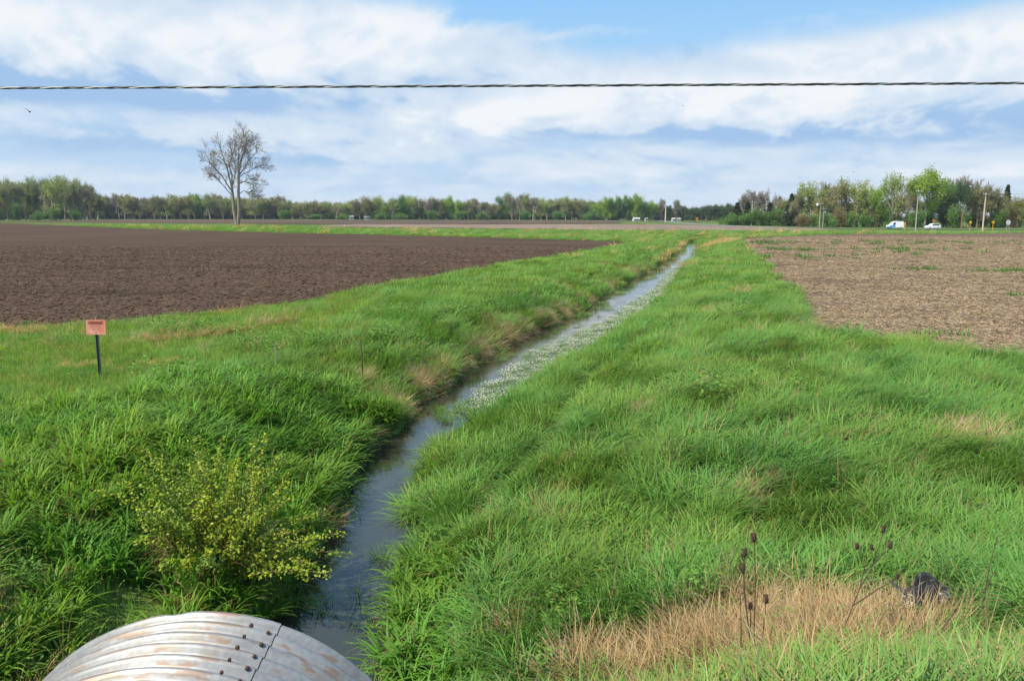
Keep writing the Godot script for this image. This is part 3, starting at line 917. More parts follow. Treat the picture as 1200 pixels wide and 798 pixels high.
func build_trees() -> void:
	tree_kit()
	var rng := RandomNumberGenerator.new()
	rng.seed = 31
	# grove beyond the road
	var g := "trees of the grove beyond the road"
	for t in [
		["bare", 868, 226, 22, 345, "bare_tree", "leftmost rounded bare grey tree behind the dark evergreens"],
		["bare", 881, 221, 24, 350, "bare_tree", "tall bare grey tree above the wooden pole and evergreens"],
		["bare", 894, 221, 24, 350, "bare_tree", "bare grey tree above the rust coloured bush"],
		["bare", 906, 226, 20, 340, "bare_tree", "rightmost bare grey tree of the rounded grey clump"],
		["conifer", 861, 238, 15, 318, "evergreen_tree", "small dark cone shaped evergreen at the grove's far end"],
		["conifer", 873, 238, 14, 316, "evergreen_tree", "dark evergreen just before the light wooden pole"],
		["rust", 886, 241, 17, 314, "rusty_bush", "rust brown bush between two dark evergreens"],
		["conifer", 899, 238, 17, 312, "evergreen_tree", "broad dark evergreen beside the rust brown bush"],
		["olive", 914, 233, 20, 305, "olive_tree", "olive green tree behind the pointed dark conifer"],
		["conifer", 923, 228, 14, 296, "evergreen_tree", "pointed dark conifer taller than the evergreens beside it"],
		["bud", 934, 222, 22, 290, "budding_tree", "thin budding tree just beside the pointed conifer"],
		["spring", 947, 212, 30, 285, "spring_tree", "airy yellow-green tree behind the pole with white lamp"],
		["olive", 958, 230, 22, 275, "olive_tree", "lower olive tree right behind the white lamp pole"],
		["bare", 967, 211, 26, 290, "bare_tree", "bare grey tree between airy yellow-green and big olive trees"],
		["olive", 986, 208, 34, 272, "olive_tree", "big olive green tree with pale trunk, left of the pair"],
		["spring", 1001, 211, 30, 270, "spring_tree", "green tree with pale trunk, paired with the big olive tree"],
		["lime", 1020, 219, 26, 268, "lime_tree", "bright yellow-green tree above the blue and white van"],
		["spring", 1043, 203, 34, 272, "spring_tree", "tall light green tree behind the van's right side"],
		["bud", 1058, 212, 24, 285, "budding_tree", "greyish budding tree between two tall light green trees"],
		["tall", 1079, 196, 42, 268, "lime_tree", "tallest tree, lime crown on long grey trunk above white car"],
		["green", 1101, 213, 34, 275, "green_tree", "mid-green tree beside the tallest lime crowned tree"],
		["bare", 1112, 205, 28, 295, "bare_tree", "bare twiggy tree top showing above mid-green tree"],
		["deep", 1120, 214, 24, 270, "dark_tree", "dark green narrow tree behind the short brown pole"],
		["bare", 1130, 206, 28, 295, "bare_tree", "bare twiggy tree just past the dark green narrow tree"],
		["budolive", 1140, 213, 30, 268, "budding_tree", "brownish budding tree directly behind the tall light pole"],
		["budolive", 1157, 218, 32, 272, "budding_tree", "brown budding tree beyond the two yellow markers"],
		["conifer", 1172, 218, 14, 285, "evergreen_tree", "spiky dark conifer behind the grey octagonal sign"],
		["olive", 1187, 229, 28, 262, "olive_tree", "low olive tree at the right end of the grove"],
		["budolive", 1205, 226, 34, 285, "budding_tree", "budding brown tree past the grove's right end"],
	]:
		place_tree(t[0], t[1], t[2], t[3], t[4], t[5], t[6], g, rng)
	for k in 26:
		var px := 855.0 + k * 13.7 + rng.randf_range(-4, 4)
		place_tree("bush" if k % 3 or px < 935.0 else "rust", px, 246 + rng.randf_range(-5, 5), rng.randf_range(16, 26), 300.0 if px < 930 else 262.0 + rng.randf_range(0, 16), "undergrowth_bush", ("green" if k % 3 or px < 935.0 else "rusty") + " undergrowth bush " + grove_spot(px), "undergrowth bushes of the grove", rng)
	for k in 20:
		var px := 925.0 + k * 14.5 + rng.randf_range(-5, 5)
		place_tree(["deep", "budolive", "olive", "deep"][k % 4], px, 232 + rng.randf_range(-8, 6), rng.randf_range(22, 32), 300.0 + rng.randf_range(0, 20), "grove_tree", ["dark green", "brown budding", "olive", "dark green"][k % 4] + " inner grove tree " + grove_spot(px), "inner trees of the grove", rng)
	# dark hedge and trees left of the grove
	for k in 9:
		var px := 806.0 + k * 6.5
		place_tree("deep", px, 243.0 - 0.4 * k + rng.randf_range(-2, 1), 15, 520.0 + rng.randf_range(-20, 20), "dark_tree", ORD[k] + " dark green tree rightward from the thick pale pole", "distant dark row", rng)
	# bright willow-like clump in the middle distance
	g = "bright green trees near the white farm"
	for t in [["lime", 711, 231, 18, "lime_tree", "leftmost bright green tree of the clump beside white farm"], ["column", 721, 228, 18, "green_tree", "tall columnar green tree in the bright clump, second one"], ["green", 733, 230, 18, "dark_tree", "darker green tree in the middle of the bright clump"], ["lime", 743, 228, 18, "lime_tree", "tall bright tree near the clump's right side"], ["green", 752, 236, 14, "green_tree", "lowest rounded tree at the bright clump's right end"], ["lime", 764, 236, 14, "lime_tree", "single round bright green tree left of the thick pole"], ["bare", 773, 231, 16, "bare_tree", "bare grey tree rising behind the thick pale pole"], ["bud", 789, 234, 20, "budding_tree", "budding grey tree just right of the thick pale pole"], ["deep", 798, 240, 16, "dark_tree", "dark tree right of the budding grey tree"], ["deep", 781, 241, 16, "dark_tree", "dark low tree behind the thick pale pole"]]:
		place_tree(t[0], t[1], t[2], t[3], 560.0, t[4], t[5], g, rng)
	# wood at the far left
	var lw := [[-22, 210, 30], [-4, 207, 30], [10, 211, 26], [24, 208, 26], [36, 213, 22], [45, 206, 28], [58, 209, 26], [70, 206, 28], [82, 205, 28], [94, 208, 26], [104, 213, 22], [111, 222, 16]]
	var lk := ["spring", "budspring", "olive", "budspring", "spring", "budspring", "bud", "spring", "budspring", "budspring", "bud", "olive"]
	for k in lw.size():
		place_tree(lk[k], lw[k][0], lw[k][1], lw[k][2], 480.0 + rng.randf_range(-12, 25), "woodland_tree", ["leftmost", "second", "third", "fourth", "fifth", "sixth", "seventh", "eighth", "ninth", "tenth", "eleventh", "twelfth and lowest"][k] + " spring tree from the left along the left wood's front", "trees of the left wood", rng)
		place_tree(["bud", "deep", "budolive"][k % 3], lw[k][0] + 6, lw[k][1] + 6, 26, 510.0, "woodland_tree", ORD[k] + " greyish back tree from the left inside the left wood", "back trees of the left wood", rng)
	for p in [[10, 246, 16], [28, 238, 16], [50, 246, 16], [72, 244, 14], [92, 247, 14]]:
		place_tree("bush", p[0], p[1], p[2], 470.0, "green_bush", ORD[int(p[0] / 20.0)] + " fresh green bush from the left under the left wood", "bushes of the left wood", rng)
	# far tree line: individual crowns in front, a mass behind
	var x := 112.0
	var k := 0
	while x < 705.0:
		var top := 229.0
		if x > 330: top = 235.0
		if x > 395: top = 236.0
		for b in [[433, 231, 20], [486, 230, 26], [510, 232, 16], [605, 227, 18], [628, 230, 12], [668, 231, 22], [690, 235, 10], [140, 225, 26], [235, 227, 30], [560, 234, 20]]:
			if absf(x - b[0]) < b[2]: top = minf(top, b[1])
		top += rng.randf_range(-2.0, 3.5)
		var kind: String = ["bud", "budolive", "bare", "bud", "budspring", "budolive"][rng.randi() % 6]
		if rng.randf() < (0.7 if x > 330 else 0.3): kind = ["spring", "olive", "budspring", "spring", "green", "lime"][rng.randi() % 6]
		var words: String = {"bud": "grey budding tree", "budolive": "olive budding tree", "bare": "leafless grey tree", "budspring": "thinly leafed green tree", "spring": "yellow-green spring tree", "olive": "olive green tree", "green": "mid-green leafy tree", "lime": "bright lime green tree"}[kind]
		var part := "left of the lone bare tree" if x < 255 else "just right of the lone bare tree" if x < 400 else "between white sheds and bright clump" 
		place_tree(kind, x, top, rng.randf_range(15, 23), 640.0 + rng.randf_range(-15, 15), "horizon_tree", words + " in the horizon tree line " + part, "horizon tree line " + part, rng)
		x += rng.randf_range(6.0, 9.5)
		k += 1
	var bush_no := -1
	for px in [338, 372, 405, 448, 470, 505, 540, 566, 618, 655, 690]:
		bush_no += 1
		place_tree("bush", px, 248 + rng.randf_range(-3, 3), rng.randf_range(12, 18), 615.0, "horizon_bush", ORD[bush_no] + " fresh green bush from the left along the horizon", "bushes along the horizon tree line", rng)
	var kit_h: Array = TREES["bush0"]
	var hw := Scatter.new()
	var hl := Scatter.new()
	for i in 330:
		var px := -80.0 + rng.randf() * 950.0
		var depth := 690.0 + rng.randf() * 50.0
		var w := rng.randf_range(0.9, 1.4)
		var t := Transform3D(Basis(Vector3.UP, rng.randf() * TAU).scaled(Vector3(w, rng.randf_range(0.7, 1.15), w)), tree_spot(px, depth))
		hw.add(t, Color(1, 1, 1))
		hl.add(t, Color(1.5, 1.0, 1.3) * rng.randf_range(0.7, 1.1))
	strew("distant_hedge", hw, kit_h[0], "stems of the hedge behind the horizon tree line", "hedge")
	strew("distant_hedge_foliage", hl, kit_h[1], "dense hedge foliage behind the horizon tree line", "hedge")
	for s in 3:
		var key: String = ["budolive0", "bud1", "deep0"][s]
		var kit: Array = TREES[key]
		var sc := Scatter.new()
		var sl := Scatter.new()
		for i in 170:
			var px := -60.0 + rng.randf() * (780.0 if s < 2 else 900.0)
			var depth := 655.0 + rng.randf() * 60.0
			var at := tree_spot(px, depth)
			var h := tree_height((233.0 if px < 330 else 238.0) + rng.randf_range(-2, 5) + (4.0 if s == 2 else 0.0), depth, at.y) / 10.0
			var w: float = 10.0 / kit[2] * rng.randf_range(0.5, 0.8)
			var t := Transform3D(Basis(Vector3.UP, rng.randf() * TAU).scaled(Vector3(w, h, w)), at)
			var f := rng.randf_range(0.8, 1.2)
			sc.add(t, Color(1, 1, 1))
			sl.add(t, Color(f, f, f))
		strew("distant_woods", sc, kit[0], "distant woodland trunks massed behind the horizon tree line", "woods")
		strew("distant_woods_foliage", sl, kit[1], "distant woodland foliage massed behind the horizon tree line", "woods")

func build_lone_tree() -> void:
	var rng := RandomNumberGenerator.new()
	rng.seed = 64
	var at := ground_at(-94.8, -275.0)
	var o := thing("lone_bare_tree", "lone tall leafless tree with forked trunk on the field edge", "tree", at)
	o.scale = Vector3(0.76, 0.84, 0.76)
	var bark := mat("lone_bark", Color(0.30, 0.26, 0.21), 0.9)
	var m: StandardMaterial3D = bark
	m.albedo_texture = noise_tex(8, 0.02, 256, [[0.0, Color(0.45, 0.42, 0.38)], [0.5, Color(0.8, 0.8, 0.78)], [1.0, Color(1, 1, 1)]], 5)
	m.uv1_triplanar = true
	m.uv1_scale = Vector3(0.25, 0.06, 0.25)
	# stems in photo-proportioned metres: 0.3 m to a photo pixel at this distance
	var stems := [
		[[[1.2, 0], [0.2, 6], [0.0, 12], [-0.3, 15]], 0.85, 0.62],
		[[[1.6, -0.1], [2.6, 6], [2.6, 12], [3.0, 18], [3.4, 22]], 0.85, 0.5],
		[[[-0.3, 15], [-1.2, 19], [-2.2, 23], [-3.4, 26], [-4.6, 31]], 0.42, 0.12],
		[[[-0.1, 13], [-2.6, 17], [-4.2, 20], [-6.6, 22.5], [-9.0, 25.5]], 0.34, 0.1],
		[[[-0.3, 15], [0.2, 20], [-0.8, 24], [1.4, 28], [2.6, 31]], 0.40, 0.1],
		[[[0.1, 16], [1.4, 20], [2.2, 23], [1.6, 27]], 0.25, 0.08],
		[[[-0.2, 11.5], [-3.0, 14.5], [-5.6, 17.5], [-8.0, 20.0]], 0.26, 0.08],
		[[[3.4, 22], [4.6, 26], [6.2, 29], [7.4, 32], [7.6, 35.2]], 0.45, 0.1],
		[[[3.2, 20], [5.4, 22.5], [7.6, 26], [10.2, 28.5]], 0.3, 0.08],
		[[[3.4, 22], [3.2, 26], [4.0, 30], [5.6, 33.5]], 0.3, 0.08],
		[[[3.0, 16.5], [5.6, 17.5], [8.6, 17], [11.4, 18.2]], 0.22, 0.07],
		[[[2.9, 12.5], [4.8, 13.8], [7.0, 12.6], [8.2, 11.4]], 0.18, 0.06],
		[[[3.0, 19], [5.0, 20.5], [8.4, 22], [11.0, 23.5]], 0.22, 0.07],
	]
	var p := {"up": 0.12, "wiggle": 0.16, "min_r": 0.028, "kids": 4, "split": 0.75, "ratio": 0.66, "depth": 3, "leaf_from": 0, "leaves": 0, "leaf_spread": 0.3, "leaf_size": 0.2}
	var trunk := mb(true)
	var twigs := mb(true)
	var limb_count := 0
	for s in stems:
		var pts := []
		var rr := []
		var cnt: int = s[0].size()
		var zz := rng.randf_range(-0.6, 0.6)
		var swing := rng.randf_range(-1.0, 1.0) * (0.0 if limb_count < 2 else 4.0)
		for k in cnt:
			var t := float(k) / (cnt - 1)
			pts.append(Vector3(s[0][k][0] - 1.4, s[0][k][1] - (0.4 if k == 0 and limb_count < 2 else 0.0), (zz if limb_count < 2 else 0.0) + swing * t))
			rr.append(lerpf(s[1], s[2], t))
		if limb_count < 2:
			trunk.tube(pts, rr, 8)
		else:
			var lb := mb(true)
			lb.tube(pts, rr, 6)
			put("limb", lb.mesh(m), o)
		limb_count += 1
		var n_kids := 10 if limb_count > 2 else 2
		for i in n_kids:
			var t := rng.randf_range(0.3 if limb_count > 2 else 0.6, 1.0)
			var f := t * (cnt - 1)
			var kk := mini(int(f), cnt - 2)
			var d: Vector3 = (pts[kk + 1] - pts[kk]).normalized()
			var side := Vector3(rng.randfn(), rng.randfn() * 0.4, rng.randfn())
			side = (side - d * side.dot(d)).normalized()
			twig_tree(rng, twigs, null, (pts[kk] as Vector3).lerp(pts[kk + 1], f - kk), (d + side * rng.randf_range(0.5, 1.1)).normalized(), rng.randf_range(2.4, 4.6), 0.1, 3, p)
	put("trunk", trunk.mesh(m), o)
	put("twigs", twigs.mesh(m), o)

# ---------------------------------------------------------------- ready
func _ready() -> void:
	var cam := Camera3D.new()
	cam.name = "camera"
	cam.position = EYE
	cam.rotation_degrees = Vector3(-8.98, 0, 0)
	cam.fov = 46.71
	cam.near = 0.1
	cam.far = 9000
	add_child(cam)
	var env := Environment.new()
	env.background_mode = Environment.BG_SKY
	var sky := Sky.new()
	var pano := PanoramaSkyMaterial.new()
	pano.panorama = make_sky()
	pano.energy_multiplier = 0.72
	sky.sky_material = pano
	env.sky = sky
	env.tonemap_mode = Environment.TONE_MAPPER_LINEAR
	env.tonemap_exposure = 1.42
	env.fog_enabled = true
	env.fog_density = 0.0001
	env.fog_light_color = Color(0.80, 0.87, 0.96)
	env.sdfgi_enabled = true
	env.ssao_enabled = true
	env.ssil_enabled = true
	var we := WorldEnvironment.new()
	we.name = "world_environment"
	we.environment = env
	add_child(we)
	var sun := DirectionalLight3D.new()
	sun.name = "sun"
	sun.light_energy = 1.6
	sun.light_color = Color(1.0, 0.96, 0.89)
	sun.light_angular_distance = 0.7
	sun.shadow_enabled = true
	add_child(sun)
	sun.look_at_from_position(Vector3(-0.66, 1.0, 0.42), Vector3.ZERO)
	print("sky ", Time.get_ticks_msec())

	noise_a.seed = 3; noise_a.frequency = 0.03; noise_a.fractal_octaves = 3
	noise_b.seed = 8; noise_b.frequency = 0.03; noise_b.fractal_octaves = 3
	build_ground()
	print("ground ", Time.get_ticks_msec())
	build_fields()
	print("fields ", Time.get_ticks_msec())
	build_trees()
	build_lone_tree()
	print("trees ", Time.get_ticks_msec())
	plant_grass()
	plant_cress()
	print("grass ", Time.get_ticks_msec())
	build_culvert()
	build_sign()
	build_cable()
	build_roadside()
	build_shrub()
	build_teasels()
	build_small_things()
	print("done ", Time.get_ticks_msec())

func build_ground() -> void:
	var m := field_material("turf_soil", [[0.0, Color(0.06, 0.075, 0.026)], [0.4, Color(0.10, 0.150, 0.038)], [0.7, Color(0.14, 0.205, 0.048)], [1.0, Color(0.24, 0.23, 0.09)]], 21, 0.22, 3.0)
	var xs := spread(-1500, 1500, -10.0, 13.0, 0.19, 1.06)
	var zs := spread(-1500, 60, -26.0, -2.4, 0.2, 1.05)
	var rows := []
	for z in zs:
		var row := []
		for x in xs: row.append(ground_at(x, z))
		rows.append(row)
	var o := put("ground", sheet(rows, m))
	tag(o, "grassy land with the ditch cut through it", "ground", "", "structure")
	# water
	var w := mat("ditch_water", Color(0.030, 0.032, 0.022), 0.04, 0.5)
	w.normal_enabled = true
	var nt := FastNoiseLite.new()
	nt.seed = 12
	nt.frequency = 0.02
	nt.fractal_octaves = 4
	var im := nt.get_seamless_image(512, 512)
	im.bump_map_to_normal_map(1.6)
	w.normal_texture = ImageTexture.create_from_image(im)
	w.normal_scale = 0.2
	w.uv1_triplanar = true
	w.uv1_world_triplanar = true
	w.uv1_scale = Vector3(0.55, 0.55, 0.55)
	rows = []
	var z := -3.2
	while z > -131.0:
		rows.append([Vector3(lut(WL, z) - 0.5, WATER, z), Vector3(lut(MR, z) + 0.5, WATER, z)])
		z -= 0.5
	tag(put("ditch_water", sheet(rows, w)), "still bluish water of the drainage ditch", "water", "", "structure")
	# far land, strips beyond the fields
	var brown := field_material("far_soil", [[0.0, Color(0.08, 0.055, 0.04)], [0.5, Color(0.12, 0.085, 0.065)], [1.0, Color(0.18, 0.13, 0.10)]], 81, 0.03, 2.0)
	var tan_ := field_material("far_stubble", [[0.0, Color(0.17, 0.125, 0.10)], [0.5, Color(0.25, 0.19, 0.145)], [1.0, Color(0.34, 0.27, 0.20)]], 91, 0.03, 2.0)
	var green := field_material("far_grass", [[0.0, Color(0.08, 0.15, 0.03)], [0.5, Color(0.12, 0.21, 0.04)], [1.0, Color(0.20, 0.26, 0.07)]], 95, 0.05, 2.0)
	strip("far_ploughed_field", "brown field strip below the horizon tree line", brown, [[-230, -345], [-100, -310], [-30, -300], [40, -330], [100, -420]], [[-280, -560], [-100, -560], [0, -560], [60, -520], [110, -470]], 0.12)
	strip("far_stubble_field", "pale tan field strip beyond the grass by the ditch end", tan_, [[-60, -235], [-10, -205], [20, -178], [55, -172], [84, -205]], [[-60, -300], [-10, -295], [40, -300], [80, -300], [95, -250]], 0.10)
	strip("far_meadow", "bright green meadow strip below the grove", green, [[40, -305], [70, -302], [90, -262], [120, -240]], [[60, -420], [110, -420], [130, -330], [150, -262]], 0.14)


# a point seen in the photograph (1200 x 798) at a given distance in front of the camera
func at(px: float, py: float, dist: float) -> Vector3:
	var p := deg_to_rad(8.98)
	var a := (px - 600.0) / 924.0
	var b := (399.0 - py) / 924.0
	var d := Vector3(a, b * cos(p) - sin(p), -cos(p) - b * sin(p))
	return EYE + d * (dist / -d.z)

func build_culvert() -> void:
	var o := thing("culvert_pipe", "corrugated galvanised steel culvert pipe end at the bottom edge", "culvert", Vector3(-1.62, -0.03, 0))
	var steel := mat("galvanised_steel", Color(1, 1, 1), 0.5, 0.5)
	steel.metallic = 0.35
	var w := 1024
	var h := 512
	var f1 := FastNoiseLite.new(); f1.seed = 4; f1.frequency = 0.012; f1.fractal_octaves = 5
	var f2 := FastNoiseLite.new(); f2.seed = 14; f2.frequency = 0.05; f2.fractal_octaves = 4
	var im := Image.create(w, h, false, Image.FORMAT_RGB8)
	for y in h:
		for x in w:
			# x runs round the pipe, y along it; corrugations every 0.105 m of 2.6 m
			var a := f1.get_noise_2d(x * 1.0, y * 3.0)
			var b := f2.get_noise_2d(x * 0.35, y * 2.4)
			var c := f2.get_noise_2d(x * 3.0 + 500.0, y * 3.0)
			var g := 0.265 + 0.09 * a + 0.07 * b + 0.05 * c
			var col := Color(g * 0.97, g, g * 1.01)
			var rust := smoothstep(0.10, 0.38, b + 0.5 * a + 0.12 * c - (0.12 if x > 570 else 0.0))
			col = col.lerp(Color(0.20, 0.115, 0.06), rust * 0.7)
			var film := smoothstep(0.1, 0.5, f1.get_noise_2d(x * 2.0 + 900.0, y * 1.0 + 77.0))
			col = col.lerp(Color(0.22, 0.19, 0.145), film * 0.5)
			im.set_pixel(x, y, col.linear_to_srgb())
	steel.albedo_texture = ImageTexture.create_from_image(im)
	steel.roughness_texture = noise_tex(55, 0.02, 256, [[0.0, Color(0.75, 0.75, 0.75)], [1.0, Color(1, 1, 1)]], 4)
	var rusty := mat("rusty_bolt", Color(0.085, 0.045, 0.03), 0.85, 0.3)
	var R := 1.15
	var z0 := -3.87
	var z1 := -1.2
	var plates := [[-100.0, 20.0, 0.007, 0.0], [20.15, 140.0, 0.0, 0.56], [140.6, 259.4, 0.007, 0.2]]
	var rng := RandomNumberGenerator.new()
	rng.seed = 17
	for pl in plates:
		var b := mb(true, false, true)
		var na := 60
		var nz := 200
		for side in 2:
			var first := b.v.size()
			for i in nz + 1:
				var z := lerpf(z0, z1, float(i) / nz)
				var ph := (z - z0) / 0.105 * TAU
				var cr := 0.023 * cos(ph)
				var dr := -0.023 * sin(ph) * TAU / 0.105
				for j in na + 1:
					var t := deg_to_rad(lerpf(pl[0], pl[1], float(j) / na))
					var dent := 0.006 * noise_b.get_noise_2d(t * 60.0, z * 60.0) + 0.010 * exp(-pow((t + 0.12) / 0.05, 2) - pow((z - z0) / 0.03, 2)) * -1.0
					var r: float = R + cr + pl[2] + dent - side * 0.005
					var o_ := Vector3(sin(t), cos(t), 0)
					b.v.push_back(o_ * r + Vector3(0, 0, z))
					var nn := (o_ - Vector3(0, 0, 1) * dr).normalized()
					b.n.push_back(nn if side == 0 else -nn)
					b.uv.push_back(Vector2(pl[3] + float(j) / na * 0.44, (z - z0) / 2.67))
			for i in nz:
				for j in na:
					var a := first + i * (na + 1) + j
					if side == 1: b.ix.append_array([a, a + na + 1, a + 1, a + 1, a + na + 1, a + na + 2])
					else: b.ix.append_array([a, a + 1, a + na + 1, a + 1, a + na + 2, a + na + 1])
		# cut rim
		var half := (nz + 1) * (na + 1)
		for j in na:
			b.ix.append_array([j, j + half, j + 1, j + 1, j + half, j + half + 1])
		put("plate", b.mesh(steel), o)
	var bolt := mb()
	bolt.lathe(Vector3.ZERO, [Vector2(0.0105, -0.004), Vector2(0.0105, 0.005), Vector2(0.008, 0.0095), Vector2(0.004, 0.012), Vector2(0.0, 0.0122)], 7)
	var bm := bolt.mesh(rusty)
	for k in 22:
		for row in 2:
			var t := deg_to_rad(18.2 if row == 0 else 13.6)
			var z := z0 + 0.105 * (k + 1.0) + (0.014 if row == 0 else -0.006) + rng.randf_range(-0.006, 0.006)
			var q := put("bolt", bm, o)
			var cr := 0.023 * cos((z - z0) / 0.105 * TAU)
			q.transform = Transform3D(Basis(Vector3.BACK, -t).scaled(Vector3.ONE * rng.randf_range(0.85, 1.15)), Vector3(sin(t), cos(t), 0) * (R + 0.012 + cr) + Vector3(0, 0, z))

func build_sign() -> void:
	var base := ground_at(-8.19, -15.37)
	var o := thing("warning_sign", "small faded orange warning sign on thin dark post", "sign", base, 0.06)
	var steel := mat("post_steel", Color(0.10, 0.115, 0.13), 0.55, 0.5)
	steel.metallic = 0.4
	var post := mb()
	post.box(Vector3(0, 0.5, 0), Vector3(0.045, 1.3, 0.006))
	post.box(Vector3(-0.024, 0.5, 0.012), Vector3(0.006, 1.3, 0.03))
	post.box(Vector3(0.024, 0.5, 0.012), Vector3(0.006, 1.3, 0.03))
	put("post", post.mesh(steel), o)
	var face := mat("faded_orange", Color(1, 1, 1), 0.6, 0.4)
	face.albedo_texture = noise_tex(71, 0.008, 256, [[0.0, Color(0.62, 0.17, 0.10)], [0.5, Color(0.66, 0.26, 0.18)], [1.0, Color(0.72, 0.40, 0.31)]], 5)
	face.uv1_triplanar = true
	face.uv1_scale = Vector3(1.6, 1.6, 1.6)
	var pl := mb()
	var c := [Vector2(-0.187, -0.137), Vector2(-0.18, -0.144), Vector2(0.18, -0.144), Vector2(0.187, -0.137), Vector2(0.187, 0.137), Vector2(0.18, 0.144), Vector2(-0.18, 0.144), Vector2(-0.187, 0.137)]
	for k in 8:
		var a: Vector2 = c[k]
		var b: Vector2 = c[(k + 1) % 8]
		pl.tri(Vector3(0, 0, 0.002), Vector3(b.x, b.y, 0.002), Vector3(a.x, a.y, 0.002))
		pl.tri(Vector3(0, 0, -0.001), Vector3(a.x, a.y, -0.001), Vector3(b.x, b.y, -0.001))
		pl.quad(Vector3(a.x, a.y, 0.002), Vector3(b.x, b.y, 0.002), Vector3(b.x, b.y, -0.001), Vector3(a.x, a.y, -0.001))
	var plate := put("sign_plate", pl.mesh(face), o)
	plate.position = Vector3(0.0, 1.06, 0.03)
	plate.rotation_degrees = Vector3(-3, 0, -1.0)
	var ink := mat("sign_print", Color(0.10, 0.035, 0.03), 0.7, 0.3)
	var bar := mb()
	for q in [[0.0, 0.108, 0.29, 0.008], [0.0, 0.060, 0.29, 0.008], [-0.141, 0.084, 0.008, 0.05], [0.141, 0.084, 0.008, 0.05]]:
		bar.box(Vector3(q[0], q[1], 0.0034), Vector3(q[2], q[3], 0.001))
	var rng := RandomNumberGenerator.new()
	rng.seed = 3
	var x := -0.115
	while x < 0.11:
		var w := rng.randf_range(0.012, 0.022)
		bar.box(Vector3(x + w / 2, 0.084, 0.0034), Vector3(w * 0.8, 0.026, 0.001))
		x += w + 0.004
	put("printed_heading", bar.mesh(ink), plate)
	var faint := mat("sign_faint_print", Color(0.36, 0.14, 0.12), 0.7, 0.3)
	var lines := mb()
	for k in 4:
		var wd := [0.19, 0.21, 0.15, 0.12]
		lines.box(Vector3(-0.01, 0.03 - 0.026 * k, 0.0032), Vector3(wd[k], 0.008, 0.001))
	put("printed_lines", lines.mesh(faint), plate)
	var bolt := mb()
	bolt.lathe(Vector3(0, -0.105, 0.002), [Vector2(0.011, 0.0), Vector2(0.009, 0.006), Vector2(0.0, 0.008)], 8, Basis(Vector3.RIGHT, PI / 2))
	put("bolt", bolt.mesh(ink), plate)

func build_cable() -> void:
	var o := thing("overhead_cable", "thick twisted overhead cable crossing the whole sky", "cable")
	var alu := mat("cable_metal", Color(0.30, 0.31, 0.31), 0.5, 0.5)
	alu.metallic = 0.4
	var black := mat("cable_sheath", Color(0.035, 0.036, 0.038), 0.5, 0.5)
	for k in 3:
		var b := mb(true)
		var pts := []
		var rr := []
		for i in 1401:
			var x := -35.0 + 70.0 * i / 1400.0
			var a := TAU * (x / 0.62 + k / 3.0) + 0.8 * sin(x * 0.9)
			pts.append(Vector3(x, 4.927 + 0.0046 * x + 0.00006 * x * x + 0.0085 * sin(a), -11.0 + 0.0085 * cos(a)))
			rr.append(0.0095 if k else 0.0085)
		b.tube(pts, rr, 6)
		put("strand", b.mesh(black if k else alu), o)

func road_line(pts: Array, half: float, up: float) -> Array:
	var cv := Curve3D.new()
	for k in pts.size():
		var p := Vector3(pts[k][0], 0, pts[k][1])
		var t := Vector3.ZERO
		if k > 0 and k < pts.size() - 1:
			t = Vector3(pts[k + 1][0] - pts[k - 1][0], 0, pts[k + 1][1] - pts[k - 1][1]) * 0.16
		cv.add_point(p, -t, t)
	var rows := []
	var n := 120
	for i in n + 1:
		var s := cv.get_baked_length() * i / n
		var p := cv.sample_baked(s)
		var d := (cv.sample_baked(minf(s + 0.5, cv.get_baked_length())) - cv.sample_baked(maxf(s - 0.5, 0))).normalized()
		var side := Vector3(-d.z, 0, d.x)
		rows.append([ground_at(p.x, p.z) - side * half + Vector3(0, up, 0), ground_at(p.x, p.z) + Vector3(0, up + 0.05, 0), ground_at(p.x, p.z) + side * half + Vector3(0, up, 0)])
	return rows

const ROAD := [[330, -226], [210, -228], [140, -231], [100, -238], [80, -262], [78, -330], [92, -440], [118, -640]]

func prism(b: MB, prof: Array, half_low: float, half_high: float, belt: float) -> void:
	# side profile (x along the car, y up) pulled out to both sides; narrower above the belt line
	var l := []
	var r := []
	for p in prof:
		var hw := half_low if p[1] <= belt else lerpf(half_low, half_high, clampf((p[1] - belt) / 0.6, 0, 1))
		l.append(Vector3(p[0], p[1], hw)); r.append(Vector3(p[0], p[1], -hw))
	var poly := PackedVector2Array()
	for p in prof: poly.push_back(Vector2(p[0], p[1]))
	var t := Geometry2D.triangulate_polygon(poly)
	for i in range(0, t.size(), 3):
		b.tri(l[t[i]], l[t[i + 1]], l[t[i + 2]])
		b.tri(r[t[i]], r[t[i + 2]], r[t[i + 1]])
	for k in prof.size():
		var k2 := (k + 1) % prof.size()
		b.quad(l[k], l[k2], r[k2], r[k])

func wheel(parent: Node3D, p: Vector3, r: float) -> void:
	var ty := mb()
	ty.lathe(p, [Vector2(r * 0.6, -0.1), Vector2(r * 0.95, -0.1), Vector2(r, -0.06), Vector2(r, 0.06), Vector2(r * 0.95, 0.1), Vector2(r * 0.6, 0.1)], 14, Basis(Vector3.RIGHT, PI / 2))
	var w := put("wheel", ty.mesh(MATS["rubber"]), parent)
	var rim := mb()
	rim.lathe(p, [Vector2(0, -0.07), Vector2(r * 0.55, -0.09), Vector2(r * 0.62, -0.04), Vector2(r * 0.62, 0.04), Vector2(r * 0.55, 0.09), Vector2(0, 0.07)], 10, Basis(Vector3.RIGHT, PI / 2))
	put("rim", rim.mesh(MATS["chrome"]), w)

